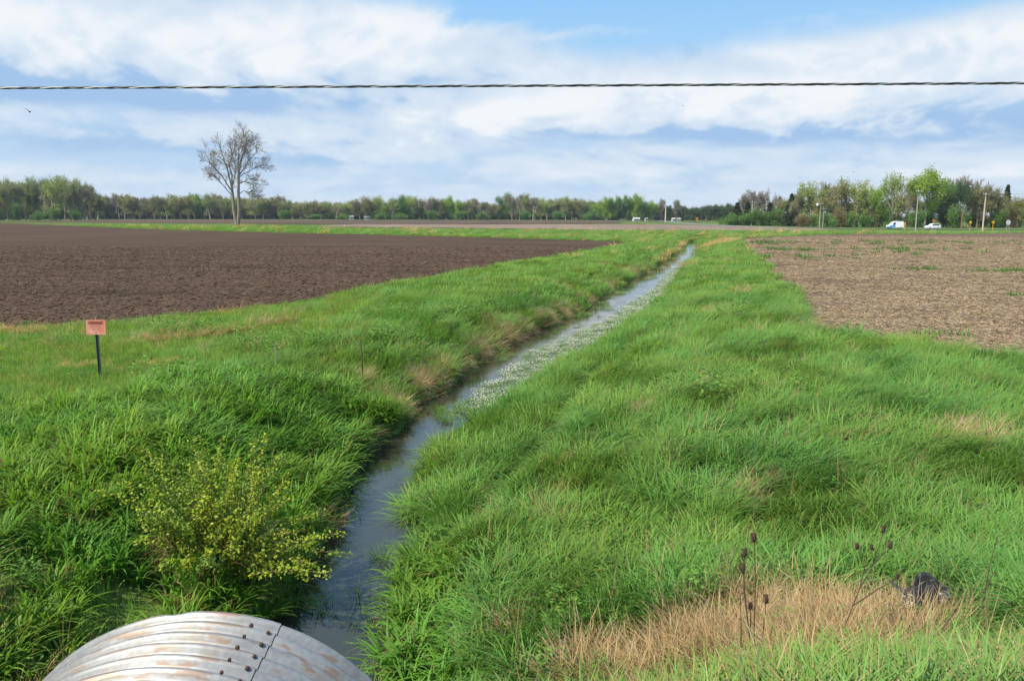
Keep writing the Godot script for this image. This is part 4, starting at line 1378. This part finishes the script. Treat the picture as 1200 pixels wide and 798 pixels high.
func pane(parent: Node3D, poly: Array, z: float) -> void:
	var b := mb()
	var n := poly.size()
	for k in range(1, n - 1):
		b.tri(Vector3(poly[0][0], poly[0][1], z), Vector3(poly[k][0], poly[k][1], z), Vector3(poly[k + 1][0], poly[k + 1][1], z))
	put("window", b.mesh(MATS["car_glass"]), parent)

func pole(label: String, px: float, depth: float, h: float, r: float, col: String, group := "utility poles along the road") -> Vector3:
	var p := tree_spot(px, depth)
	var o := thing("utility_pole", label, "utility pole", p, 0.35, group)
	var b := mb(true)
	b.tube([Vector3(0, -0.5, 0), Vector3(0, h * 0.5, 0), Vector3(0, h, 0)], [r * 1.15, r, r * 0.8], 8, Color.WHITE, true)
	put("shaft", b.mesh(MATS[col]), o)
	var arm := mb()
	arm.box(Vector3(0, h - 0.45, 0.14), Vector3(1.9, 0.12, 0.1))
	put("crossarm", arm.mesh(MATS["pole_grey"]), o)
	for k in 3:
		var ins := mb()
		ins.lathe(Vector3(-0.85 + 0.85 * k, h - 0.39, 0.14), [Vector2(0.03, 0), Vector2(0.07, 0.05), Vector2(0.04, 0.12), Vector2(0.06, 0.16), Vector2(0.0, 0.22)], 6)
		put("insulator", ins.mesh(MATS["white_paint"]), o)
	return p + Vector3(0, h - 0.3, 0)

func road_sign(called: String, label: String, px: float, depth: float, top: float, size: float, shape: String, colname: String, posts := 1, group := "") -> void:
	var p := tree_spot(px, depth)
	var o := thing(called, label, "road sign", p, 0.2, group)
	for k in posts:
		var b := mb()
		b.box(Vector3((k - (posts - 1) * 0.5) * size * 0.55, top * 0.5 - 0.2, 0), Vector3(0.11, top + 0.1, 0.08))
		put("post", b.mesh(MATS["pole_grey"] if colname != "sign_yellow" else MATS["sign_yellow"]), o)
	var f := mb()
	var n := 8 if shape == "octagon" else 4
	var rot := PI / 8 if shape == "octagon" else (0.0 if shape == "diamond" else PI / 4)
	for k in n:
		var a := TAU * k / n + rot
		var c := TAU * (k + 1) / n + rot
		var sx := 0.6 if shape == "tall" else 1.0
		var A := Vector3(cos(a) * size * 0.5 * sx, top - size * 0.5 + sin(a) * size * 0.5, 0.05)
		var C := Vector3(cos(c) * size * 0.5 * sx, top - size * 0.5 + sin(c) * size * 0.5, 0.05)
		var M := Vector3(0, top - size * 0.5, 0.05)
		var bk := Vector3(0, 0, 0.03)
		f.tri(M + bk, C + bk, A + bk); f.tri(M, A, C); f.quad(A, A + bk, C + bk, C)
	put("sign_plate", f.mesh(MATS[colname]), o)

func wire(label: String, pts: Array, off: Vector3) -> void:
	var b := mb(true)
	var line := []
	var rr := []
	for k in pts.size() - 1:
		for i in 13:
			if i == 12 and k < pts.size() - 2: continue
			var t := i / 12.0
			line.append((pts[k] as Vector3).lerp(pts[k + 1], t) + off - Vector3(0, 1.1 * 4.0 * t * (1.0 - t), 0))
			rr.append(0.022)
	b.tube(line, rr, 4)
	var o := put(numbered("power_wire"), b.mesh(MATS["wire"]))
	tag(o, label, "wire", "power wires along the road")

func house(called: String, label: String, px: float, depth: float, w: float, h: float, d: float, turn: float, roof_col: String) -> void:
	var p := tree_spot(px, depth)
	var o := thing(called, label, "building", p, turn, "white buildings below the horizon trees")
	var b := mb()
	b.box(Vector3(0, h * 0.5 - 0.2, 0), Vector3(w, h + 0.4, d))
	for s in [-1, 1]:
		b.tri(Vector3(s * w * 0.5, h, -d * 0.5), Vector3(s * w * 0.5, h, d * 0.5), Vector3(s * w * 0.5, h + d * 0.32, 0))
	put("wall", b.mesh(MATS["wall_paint"]), o)
	var r := mb()
	for s in [-1.0, 1.0]:
		var e := 0.25
		var a := Vector3(-w * 0.5 - e, h + d * 0.32 + 0.06, 0)
		var c := Vector3(-w * 0.5 - e, h - 0.1, s * (d * 0.5 + e))
		var l := Vector3(w + 2 * e, 0, 0)
		var th := Vector3(0, 0.12, 0)
		r.quad(a, a + l, c + l, c); r.quad(a + th, c + th, c + l + th, a + l + th); r.quad(c, c + l, c + l + th, c + th)
	put("roof", r.mesh(MATS[roof_col]), o)
	for k in 3:
		var q := mb()
		q.box(Vector3(-w * 0.3 + k * w * 0.3, h * 0.5 if k != 1 else h * 0.42, d * 0.5 + 0.02), Vector3(w * 0.13, h * (0.35 if k != 1 else 0.8), 0.05))
		put("window" if k != 1 else "door", q.mesh(MATS["car_glass"]), o)

func build_roadside() -> void:
	mat("asphalt", Color(0.16, 0.165, 0.175), 0.9)
	mat("rubber", Color(0.02, 0.02, 0.02), 0.8)
	mat("chrome", Color(0.5, 0.5, 0.5), 0.35).metallic = 0.8
	mat("car_glass", Color(0.02, 0.025, 0.03), 0.08, 0.5)
	mat("pole_grey", Color(0.30, 0.28, 0.25), 0.9)
	mat("pole_pale", Color(0.48, 0.42, 0.33), 0.9)
	mat("pole_brown", Color(0.20, 0.13, 0.08), 0.9)
	mat("white_paint", Color(0.78, 0.79, 0.80), 0.35, 0.5)
	mat("wall_paint", Color(0.45, 0.46, 0.46), 0.7)
	mat("blue_paint", Color(0.10, 0.35, 0.62), 0.35, 0.5)
	mat("red_lamp", Color(0.5, 0.03, 0.02), 0.3, 0.5)
	mat("lamp_glass", Color(0.7, 0.7, 0.66), 0.2, 0.5)
	mat("sign_yellow", Color(0.72, 0.42, 0.03), 0.6)
	mat("sign_orange", Color(0.75, 0.22, 0.03), 0.6)
	mat("sign_grey", Color(0.62, 0.64, 0.67), 0.5)
	mat("roof_grey", Color(0.22, 0.21, 0.2), 0.9)
	mat("roof_white", Color(0.36, 0.36, 0.36), 0.7)
	mat("wire", Color(0.12, 0.12, 0.12), 0.6)
	var rows := road_line(ROAD, 3.6, 0.16)
	tag(put("road", sheet(rows, MATS["asphalt"])), "grey country road in front of the grove", "road", "", "structure")
	# van
	var v := thing("parked_van", "white van with light blue lower front on the road", "van", Vector3(112.6, height(112.6, -236) + 0.2, -234.0), 0.06)
	v.scale = Vector3.ONE * 0.9
	var b := mb()
	prism(b, [[-2.45, 0.45], [-2.5, 0.95], [-2.3, 1.15], [-1.55, 1.3], [-0.95, 2.05], [-0.5, 2.35], [0.4, 2.5], [2.3, 2.45], [2.5, 2.2], [2.5, 0.45]], 0.95, 0.85, 1.3)
	put("body", b.mesh(MATS["white_paint"]), v)
	b = mb()
	prism(b, [[-2.46, 0.47], [-2.5, 0.93], [-2.32, 1.13], [-1.55, 1.28], [-0.4, 1.28], [-0.2, 0.47]], 0.965, 0.965, 5.0)
	put("lower_panel", b.mesh(MATS["blue_paint"]), v)
	for s in [-1.0, 1.0]:
		pane(v, [[-1.45, 1.34], [-0.9, 2.0], [-0.3, 2.1], [-0.3, 1.34]], s * 0.93)
		wheel(v, Vector3(-1.6, 0.36, s * 0.85), 0.36)
		wheel(v, Vector3(1.65, 0.36, s * 0.85), 0.36)
		b = mb()
		b.box(Vector3(-2.48, 0.85, s * 0.7), Vector3(0.06, 0.16, 0.28))
		put("headlight", b.mesh(MATS["lamp_glass"]), v)
	# car
	v = thing("passing_car", "white estate car with dark windows on the road", "car", Vector3(123.2, height(123, -235) + 0.2, -233.0), 0.1)
	v.scale = Vector3.ONE * 0.9
	b = mb()
	prism(b, [[-2.2, 0.35], [-2.25, 0.75], [-2.0, 0.95], [-1.1, 1.05], [-0.45, 1.6], [0.0, 1.72], [1.5, 1.7], [2.0, 1.35], [2.2, 1.05], [2.2, 0.35]], 0.9, 0.72, 1.05)
	put("body", b.mesh(MATS["white_paint"]), v)
	for s in [-1.0, 1.0]:
		for q in [[[-0.95, 1.1], [-0.4, 1.58], [0.05, 1.62], [0.05, 1.1]], [[0.12, 1.1], [0.12, 1.62], [0.95, 1.62], [0.95, 1.1]], [[1.02, 1.1], [1.02, 1.6], [1.45, 1.6], [1.8, 1.3], [1.8, 1.1]]]:
			pane(v, q, s * 0.9)
		wheel(v, Vector3(-1.4, 0.33, s * 0.8), 0.33)
		wheel(v, Vector3(1.35, 0.33, s * 0.8), 0.33)
		b = mb()
		b.box(Vector3(-2.2, 0.72, s * 0.62), Vector3(0.08, 0.14, 0.3))
		put("headlight", b.mesh(MATS["lamp_glass"]), v)
		b = mb()
		b.box(Vector3(2.19, 0.85, s * 0.68), Vector3(0.06, 0.25, 0.18))
		put("tail_light", b.mesh(MATS["red_lamp"]), v)
	# poles and wires
	var tops := []
	tops.append(pole("tall pale wooden pole right of the yellow markers", 1147, 198, 9.6, 0.17, "pole_pale"))
	tops.append(pole("slightly leaning grey pole left of the white car", 1069, 195, 10.2, 0.15, "pole_grey"))
	tops.append(pole("grey pole with a small white lamp before the airy trees", 957, 258, 8.0, 0.16, "pole_grey"))
	tops.append(pole("light wooden pole standing alone beside dark evergreens", 878, 311, 9.6, 0.19, "pole_pale"))
	tops.append(pole("thick pale pole right of the single round bright tree", 778, 490, 10.4, 0.42, "pole_pale"))
	pole("short brown pole behind the road near the dark trees", 1122, 258, 7.6, 0.2, "pole_brown")
	pole("thin second pole close beside the white lamp pole", 961, 262, 6.6, 0.13, "pole_grey")
	pole("distant brown pole left of the dark evergreens", 825, 530, 9.6, 0.3, "pole_brown")
	pole("far thin pole between thick pale pole and orange board", 791, 560, 6.6, 0.2, "pole_grey")
	pole("far thin pole just left of the orange board", 808, 560, 6.8, 0.18, "pole_grey")
	var lamp := thing("pole_lamp", "small white lamp at the top of grey roadside pole", "lamp", at(958.5, 239.5, 257.6))
	b = mb()
	b.lathe(Vector3.ZERO, [Vector2(0.0, -0.5), Vector2(0.3, -0.4), Vector2(0.38, 0.0), Vector2(0.2, 0.35), Vector2(0.0, 0.45)], 8)
	put("lamp_head", b.mesh(MATS["white_paint"]), lamp)
	b = mb()
	b.box(Vector3(-0.3, 0.1, 0), Vector3(0.6, 0.08, 0.08))
	put("bracket", b.mesh(MATS["pole_grey"]), lamp)
	var ends := [at(1330, 215, 205)] + tops
	for k in 3:
		wire(["lowest thin power wire crossing in front of the grove", "middle thin power wire crossing in front of the grove", "topmost thin power wire crossing in front of the grove"][k], ends, Vector3(0, [-3.2, -1.5, 0.2][k], 0))
	# road signs
	road_sign("road_marker", "yellow road marker between van and white car", 1056, 226, 2.3, 1.1, "tall", "sign_yellow", 1, "yellow road markers")
	road_sign("road_marker", "yellow marker sign left of the tall pale pole", 1132, 224, 2.7, 1.1, "diamond", "sign_yellow", 1, "yellow road markers")
	road_sign("road_marker", "yellow marker sign right of the tall pale pole", 1158.5, 224, 2.7, 1.1, "diamond", "sign_yellow", 1, "yellow road markers")
	road_sign("road_marker", "orange marker sign showing above the white car's rear", 1089, 245, 3.1, 1.0, "diamond", "sign_orange", 1, "yellow road markers")
	road_sign("octagonal_sign", "pale grey octagonal sign on two posts, at far right", 1176, 222, 2.9, 1.5, "octagon", "sign_grey", 2)
	road_sign("orange_board", "orange board standing far off left of the brown pole", 814.5, 545, 3.2, 2.6, "square", "sign_orange", 2)
	house("farm_shed", "left small white shed below the horizon trees", 414, 628, 3.0, 2.2, 3.0, 0.3, "roof_white")
	house("farm_shed", "wider white shed right of the small white shed", 433, 628, 6.0, 1.7, 3.0, 0.2, "roof_grey")
	house("farm_house", "white farm building in front of the bright green clump", 744, 545, 4.5, 1.6, 3.0, 0.2, "roof_white")
	house("farm_shed", "narrow white shed right of the white farm building", 755.5, 545, 1.6, 1.9, 1.8, 0.1, "roof_grey")
	house("road_kiosk", "long low white building beyond the thick pale pole", 790, 585, 6.0, 1.5, 3.0, 0.1, "roof_white")

func build_shrub() -> void:
	var rng := RandomNumberGenerator.new()
	rng.seed = 40
	var base := Vector3(-2.98, height(-2.98, -7.55), -7.55)
	var o := thing("yellow_green_shrub", "yellow-green leafy shrub arching over the water's edge", "shrub", base)
	var bark := mat("shrub_bark", Color(0.17, 0.11, 0.07), 0.9)
	var lm := leafmat("shrub_leaf", 0.6, 0.5, 0.35)
	var stems := mb(true)
	var leaves := mb(false, true)
	for i in 170:
		var a := rng.randf() * TAU
		var r := 0.34 * sqrt(rng.randf())
		var p := Vector3(cos(a) * r, -0.05, sin(a) * r)
		var out := rng.randf_range(0.02, 0.38)
		var d := Vector3(cos(a) * out, 1, sin(a) * out).normalized()
		if rng.randf() < 0.16: d = Vector3(0.6 + rng.randf() * 0.3, 0.7, rng.randf_range(-0.3, 0.6)).normalized()
		var len_ := rng.randf_range(0.55, 1.5)
		var pts := [p]
		var rr := [0.007]
		for k in 7:
			d = (d + Vector3(rng.randfn() * 0.1 + d.x * 0.1, -0.17 * k * 0.25 * (0.4 + out), rng.randfn() * 0.1 + d.z * 0.1)).normalized()
			p += d * len_ / 7.0
			pts.append(p)
			rr.append(lerpf(0.007, 0.0018, (k + 1) / 7.0))
		stems.tube(pts, rr, 4)
		var hue := rng.randf()
		var col := Color(0.23, 0.34, 0.03).lerp(Color(0.33, 0.39, 0.035), hue) if rng.randf() < 0.75 else Color(0.17, 0.26, 0.04)
		for j in int(len_ * 150.0):
			var t := pow(rng.randf(), 0.7) * 6.99
			var kk := int(t)
			var q: Vector3 = (pts[kk] as Vector3).lerp(pts[kk + 1], t - kk) + Vector3(rng.randfn(), rng.randfn(), rng.randfn()) * 0.022
			var u := Vector3(rng.randfn(), rng.randfn() * 0.7, rng.randfn()).normalized()
			var w := (u.cross(Vector3(rng.randfn(), 1.5, rng.randfn()))).normalized()
			var s := rng.randf_range(0.012, 0.023)
			leaves.quad(q - u * s, q + w * s * 0.62, q + u * s, q - w * s * 0.62, col * rng.randf_range(0.75, 1.2))
	put("stems", stems.mesh(bark), o)
	put("foliage", leaves.mesh(lm), o)
	var dead := mb(false, true)
	for i in 330:
		var a := rng.randf() * TAU
		var r := 0.5 * sqrt(rng.randf())
		blade(dead, Vector3(cos(a) * r, rng.randf_range(-0.1, 0.5) * (1.0 - r), sin(a) * r), a + rng.randf_range(-0.5, 0.5), rng.randf_range(0.1, 0.9), rng.randf_range(0.25, 0.6), 0.006, rng.randf_range(0.6, 2.6), 5, Color(0.42, 0.29, 0.15) * rng.randf_range(0.6, 1.1), Color(0.45, 0.33, 0.18))
	put("dead_stalks", dead.mesh(lm), o)

func seed_head(o: Node3D, p: Vector3, s: float, rng: RandomNumberGenerator) -> void:
	var b := mb()
	b.lathe(p, [Vector2(0.003, -0.026 * s), Vector2(0.009 * s, -0.021 * s), Vector2(0.0135 * s, -0.008 * s), Vector2(0.0125 * s, 0.008 * s), Vector2(0.008 * s, 0.022 * s), Vector2(0.003 * s, 0.031 * s), Vector2(0.0, 0.033 * s)], 8)
	for i in 60:
		var a := rng.randf() * TAU
		var y := rng.randf_range(-0.02, 0.026) * s
		var q := p + Vector3(cos(a) * 0.009 * s, y, sin(a) * 0.009 * s)
		var e := q + Vector3(cos(a) * 0.013, 0.007, sin(a) * 0.013) * s
		b.tri(q + Vector3(0, 0.002, 0), q - Vector3(0, 0.002, 0), e)
	for i in 6:
		var a := TAU * i / 6 + rng.randf()
		b.tube([p + Vector3(0, -0.028 * s, 0), p + Vector3(cos(a) * 0.03, -0.022, sin(a) * 0.03) * s, p + Vector3(cos(a) * 0.042, 0.008, sin(a) * 0.042) * s], [0.0016, 0.0012, 0.0006], 3)
	put("seed_head", b.mesh(MATS["teasel"]), o)

func build_teasels() -> void:
	mat("teasel", Color(0.075, 0.045, 0.035), 0.9)
	var rng := RandomNumberGenerator.new()
	rng.seed = 90
	# each stem: photo points from foot to tip; heads at tips of side stalks
	var plants := [
		["clump of dark dead teasel stems with oval heads, bottom right", 3.9, [[[888, 812], [884, 740], [886, 680], [884, 632]], [[886, 800], [878, 740], [872, 690], [873, 650]], [[884, 790], [876, 720], [871, 668]], [[890, 805], [894, 750], [898, 704]], [[884, 812], [880, 760], [880, 712]], [[893, 810], [899, 760], [906, 735]]], [[884, 630, 1.0], [873, 648, 0.9], [871, 666, 1.0], [898, 702, 1.0], [880, 710, 0.8]]],
		["leaning dead teasel stem over the tan grass patch", 4.6, [[[982, 756], [994, 725], [1008, 690], [1016, 655], [1006, 642]], [[1008, 690], [1022, 665], [1036, 624]], [[1012, 672], [1030, 655], [1044, 642]], [[1000, 710], [1030, 690], [1052, 678]], [[1016, 655], [1022, 645]]], [[1005, 640, 0.8], [1022, 641, 0.7], [1036, 620, 0.9], [1044, 639, 0.9], [1052, 676, 0.7]]],
		["dead brown stem leaning beside the black plastic sheet", 4.9, [[[1148, 742], [1153, 705], [1160, 665], [1170, 628]], [[1156, 690], [1166, 670]]], []],
		["forked dead stem at the bottom edge below black plastic", 4.0, [[[1066, 806], [1082, 775], [1102, 742], [1123, 712]], [[1082, 775], [1090, 735]], [[1080, 780], [1100, 764], [1112, 757]]], []],
		["thin bare stem left of the teasel clump", 4.2, [[[868, 790], [869, 740], [868, 695]]], []],
	]
	for pl in plants:
		var foot: Vector3 = at(pl[2][0][0][0], pl[2][0][0][1], pl[1])
		var o := thing("dead_teasel", pl[0], "dead plant", foot, 0.0, "dead teasels by the road")
		for s in pl[2]:
			var b := mb(true)
			var pts := []
			var rr := []
			for k in s.size():
				pts.append(at(s[k][0], s[k][1], pl[1] + 0.05 * k) - foot)
				rr.append(lerpf(0.0042, 0.0022, k / float(s.size() - 1)))
			if s == pl[2][0]:
				pts.push_front(Vector3(pts[0].x, height(foot.x, foot.z) - foot.y - 0.05, pts[0].z))
				rr.push_front(0.005)
			b.tube(pts, rr, 5)
			put("stem", b.mesh(MATS["teasel"]), o)
		for q in pl[3]:
			seed_head(o, at(q[0], q[1], pl[1] + 0.12) - foot, q[2], rng)

func build_small_things() -> void:
	var rng := RandomNumberGenerator.new()
	rng.seed = 21
	# thin stakes in the left bank
	var wood := mat("stake_wood", Color(0.10, 0.07, 0.05), 0.9)
	var grey := mat("stake_metal", Color(0.28, 0.29, 0.30), 0.6)
	var o := thing("wooden_stake", "thin dark wooden stake standing on the left bank", "stake", ground_at(-3.12, -16.1, 0.1))
	var b := mb(true)
	b.tube([Vector3(0, -0.2, 0), Vector3(0.005, 0.45, 0), Vector3(-0.012, 0.86, 0.0), Vector3(-0.01, 0.88, 0)], [0.014, 0.013, 0.011, 0.003], 6)
	put("shaft", b.mesh(wood), o)
	o = thing("metal_rod", "thin pale grey rod in the grass right of the sign", "rod", ground_at(-4.85, -15.9))
	b = mb(true)
	b.tube([Vector3(0, -0.2, 0), Vector3(0.0, 0.4, 0), Vector3(0.008, 0.66, 0.0)], [0.009, 0.009, 0.007], 6, Color.WHITE, true)
	put("shaft", b.mesh(grey), o)
	# crumpled black plastic
	var plastic := mat("black_plastic", Color(0.018, 0.02, 0.024), 0.35, 0.5)
	b = mb()
	var n := 12
	var p := []
	for j in n + 1:
		for i in n + 1:
			var u := i / float(n)
			var v := j / float(n)
			var fold := 0.05 * sin(u * 7.0 + v * 2.5) + 0.035 * noise_b.get_noise_2d(u * 120.0, v * 120.0)
			p.append(Vector3((u - 0.5) * 0.34 + 0.03 * sin(v * 5.0), 0.13 * v + fold * (0.4 + u), -0.16 * v + 0.04 * sin(u * 6.0)))
	for j in n:
		for i in n:
			var a := j * (n + 1) + i
			b.tri(p[a], p[a + n + 1], p[a + 1])
			b.tri(p[a + 1], p[a + n + 1], p[a + n + 2])
	o = put("black_plastic_sheet", b.mesh(plastic))
	o.position = Vector3(2.86, height(2.86, -5.2) + 0.27, -5.1)
	o.scale = Vector3(0.95, 0.85, 0.9)
	tag(o, "crumpled black plastic sheet at the end of dead grass", "plastic sheet")
	# birds
	var bm := mat("bird_plumage", Color(0.03, 0.028, 0.027), 0.9)
	for q in [[34, 131, 60.0, 0.52, 0.2, "dark bird gliding below the cable at far left"], [1001, 201.5, 130.0, 0.3, -0.3, "tiny bird above the grove of trees"], [800.5, 124, 140.0, 0.3, 0.2, "tiny distant bird just below the cable"]]:
		b = mb()
		var s: float = q[3]
		for side in [-1.0, 1.0]:
			var a := Vector3(side * 0.08, 0.02, -0.16) * s
			var c := Vector3(side * 0.08, 0.02, 0.16) * s
			var d := Vector3(side * 0.6, 0.22, -0.10) * s
			var e := Vector3(side * 0.55, 0.2, 0.16) * s
			var f := Vector3(side * 1.1, 0.12, 0.12) * s
			var up := Vector3(0, 0.03, 0) * s
			b.quad(a, d, e, c); b.tri(d, f, e); b.quad(a + up, c + up, e + up, d + up); b.tri(d + up, e + up, f)
			b.tri(Vector3(0, 0.02, 0.4) * s, Vector3(side * 0.16, 0.02, 0.72) * s, Vector3(0, 0.04, 0.74) * s)
		b.lathe(Vector3.ZERO, [Vector2(0, -0.42 * s), Vector2(0.06 * s, -0.36 * s), Vector2(0.07 * s, -0.26 * s), Vector2(0.12 * s, -0.05 * s), Vector2(0.09 * s, 0.25 * s), Vector2(0.03 * s, 0.5 * s), Vector2(0, 0.52 * s)], 8, Basis(Vector3.RIGHT, PI / 2))
		var bird := put(numbered("bird"), b.mesh(bm))
		bird.position = at(q[0], q[1], q[2])
		bird.rotation = Vector3(0.1, q[4] + 0.5, -0.35)
		tag(bird, q[5], "bird", "birds in the sky")
	# dry upright stems left from last year
	var dm := leafmat("dry_stem", 0.2)
	var db := mb(false, true)
	for i in 5:
		var a := rng.randf() * TAU
		blade(db, Vector3(cos(a) * 0.06, 0, sin(a) * 0.06), rng.randf() * TAU, rng.randf_range(0.05, 0.4), rng.randf_range(0.35, 0.65), 0.006, rng.randf_range(0.1, 0.7), 5, Color(0.34, 0.235, 0.13) * rng.randf_range(0.6, 1.2), Color(0.36, 0.25, 0.14))
	var ds := Scatter.new()
	for i in 1100:
		var z := -4.0 - 36.0 * pow(rng.randf(), 1.5)
		var x := rng.randf_range(-1, 1) * (0.69 * -z + 1.5)
		if in_left_field(x, z) or in_right_field(x, z) or height(x, z) < -0.6 or absf(x + 1.62) < 1.5 and z > -5.0: continue
		if noise_b.get_noise_2d(x * 22.0 + 190.0, z * 22.0) < 0.05: continue
		var w := rng.randf_range(0.6, 1.0)
		ds.add(Transform3D(Basis(Vector3.UP, rng.randf() * TAU).scaled(Vector3(w, w, w)), ground_at(x, z)), Color(1, 1, 1) * rng.randf_range(0.7, 1.1))
	strew("dry_stalks", ds, db.mesh(dm), "thin dry brown stalks standing among the bank grass", "dry stalk")
	# leafy weeds on the banks
	var wm := leafmat("bank_weed_leaf", 0.5)
	var wb := mb(false, true)
	for i in 90:
		var a := rng.randf() * TAU
		var r := 0.2 * sqrt(rng.randf())
		var q := Vector3(cos(a) * r, rng.randf_range(0.03, 0.34) * (1.0 - r * 2.0), sin(a) * r)
		var u := Vector3(cos(a + rng.randfn() * 0.6), rng.randf_range(-0.3, 0.5), sin(a + rng.randfn() * 0.6)).normalized()
		var w := u.cross(Vector3(rng.randfn() * 0.4, 1, rng.randfn() * 0.4)).normalized()
		var s := rng.randf_range(0.018, 0.034)
		wb.quad(q - u * s, q + w * s * 0.5, q + u * s, q - w * s * 0.5, Color(0.125, 0.255, 0.036) * rng.randf_range(0.75, 1.25))
	var ws := Scatter.new()
	for c in [[-1.6, -26.0, 0.8, 26], [-0.5, -27.5, 0.6, 14], [2.9, -12.9, 1.2, 7], [3.9, -13.3, 1.2, 5], [-2.6, -20.5, 1.0, 18], [3.5, -26.5, 0.8, 16], [-5.6, -19.0, 1.2, 24], [6.6, -24.5, 1.0, 20], [-9.0, -21.3, 1.0, 14], [-3.5, -25.0, 1.4, 20], [5.6, -31.0, 1.0, 20], [-6.3, -14.6, 0.8, 14]]:
		for i in c[3]:
			var x: float = c[0] + rng.randfn() * c[2] * 0.6
			var z: float = c[1] + rng.randfn() * c[2] * 0.6
			var w := rng.randf_range(0.8, 1.5)
			ws.add(Transform3D(Basis(Vector3.UP, rng.randf() * TAU).scaled(Vector3(w, w * 1.2, w)), ground_at(x, z, 0.02)), Color(1, 1, 1) * rng.randf_range(0.8, 1.2))
	for i in 2600:
		var z := -4.6 - 40.0 * pow(rng.randf(), 1.6)
		var x := rng.randf_range(-1, 1) * (0.69 * -z + 1.5)
		if in_left_field(x, z) or in_right_field(x, z) or height(x, z) < -0.7 or absf(x + 1.62) < 1.5 and z > -5.0: continue
		if noise_b.get_noise_2d(x * 16.0 + 90.0, z * 16.0) < 0.12: continue
		var w := rng.randf_range(0.35, 0.9)
		ws.add(Transform3D(Basis(Vector3.UP, rng.randf() * TAU).scaled(Vector3(w, w, w)), ground_at(x, z, 0.03)), Color(1, 1, 1) * rng.randf_range(0.7, 1.1))
	strew("bank_weeds", ws, wb.mesh(wm), "bright green broad-leaved weeds in clumps on the banks", "weed")
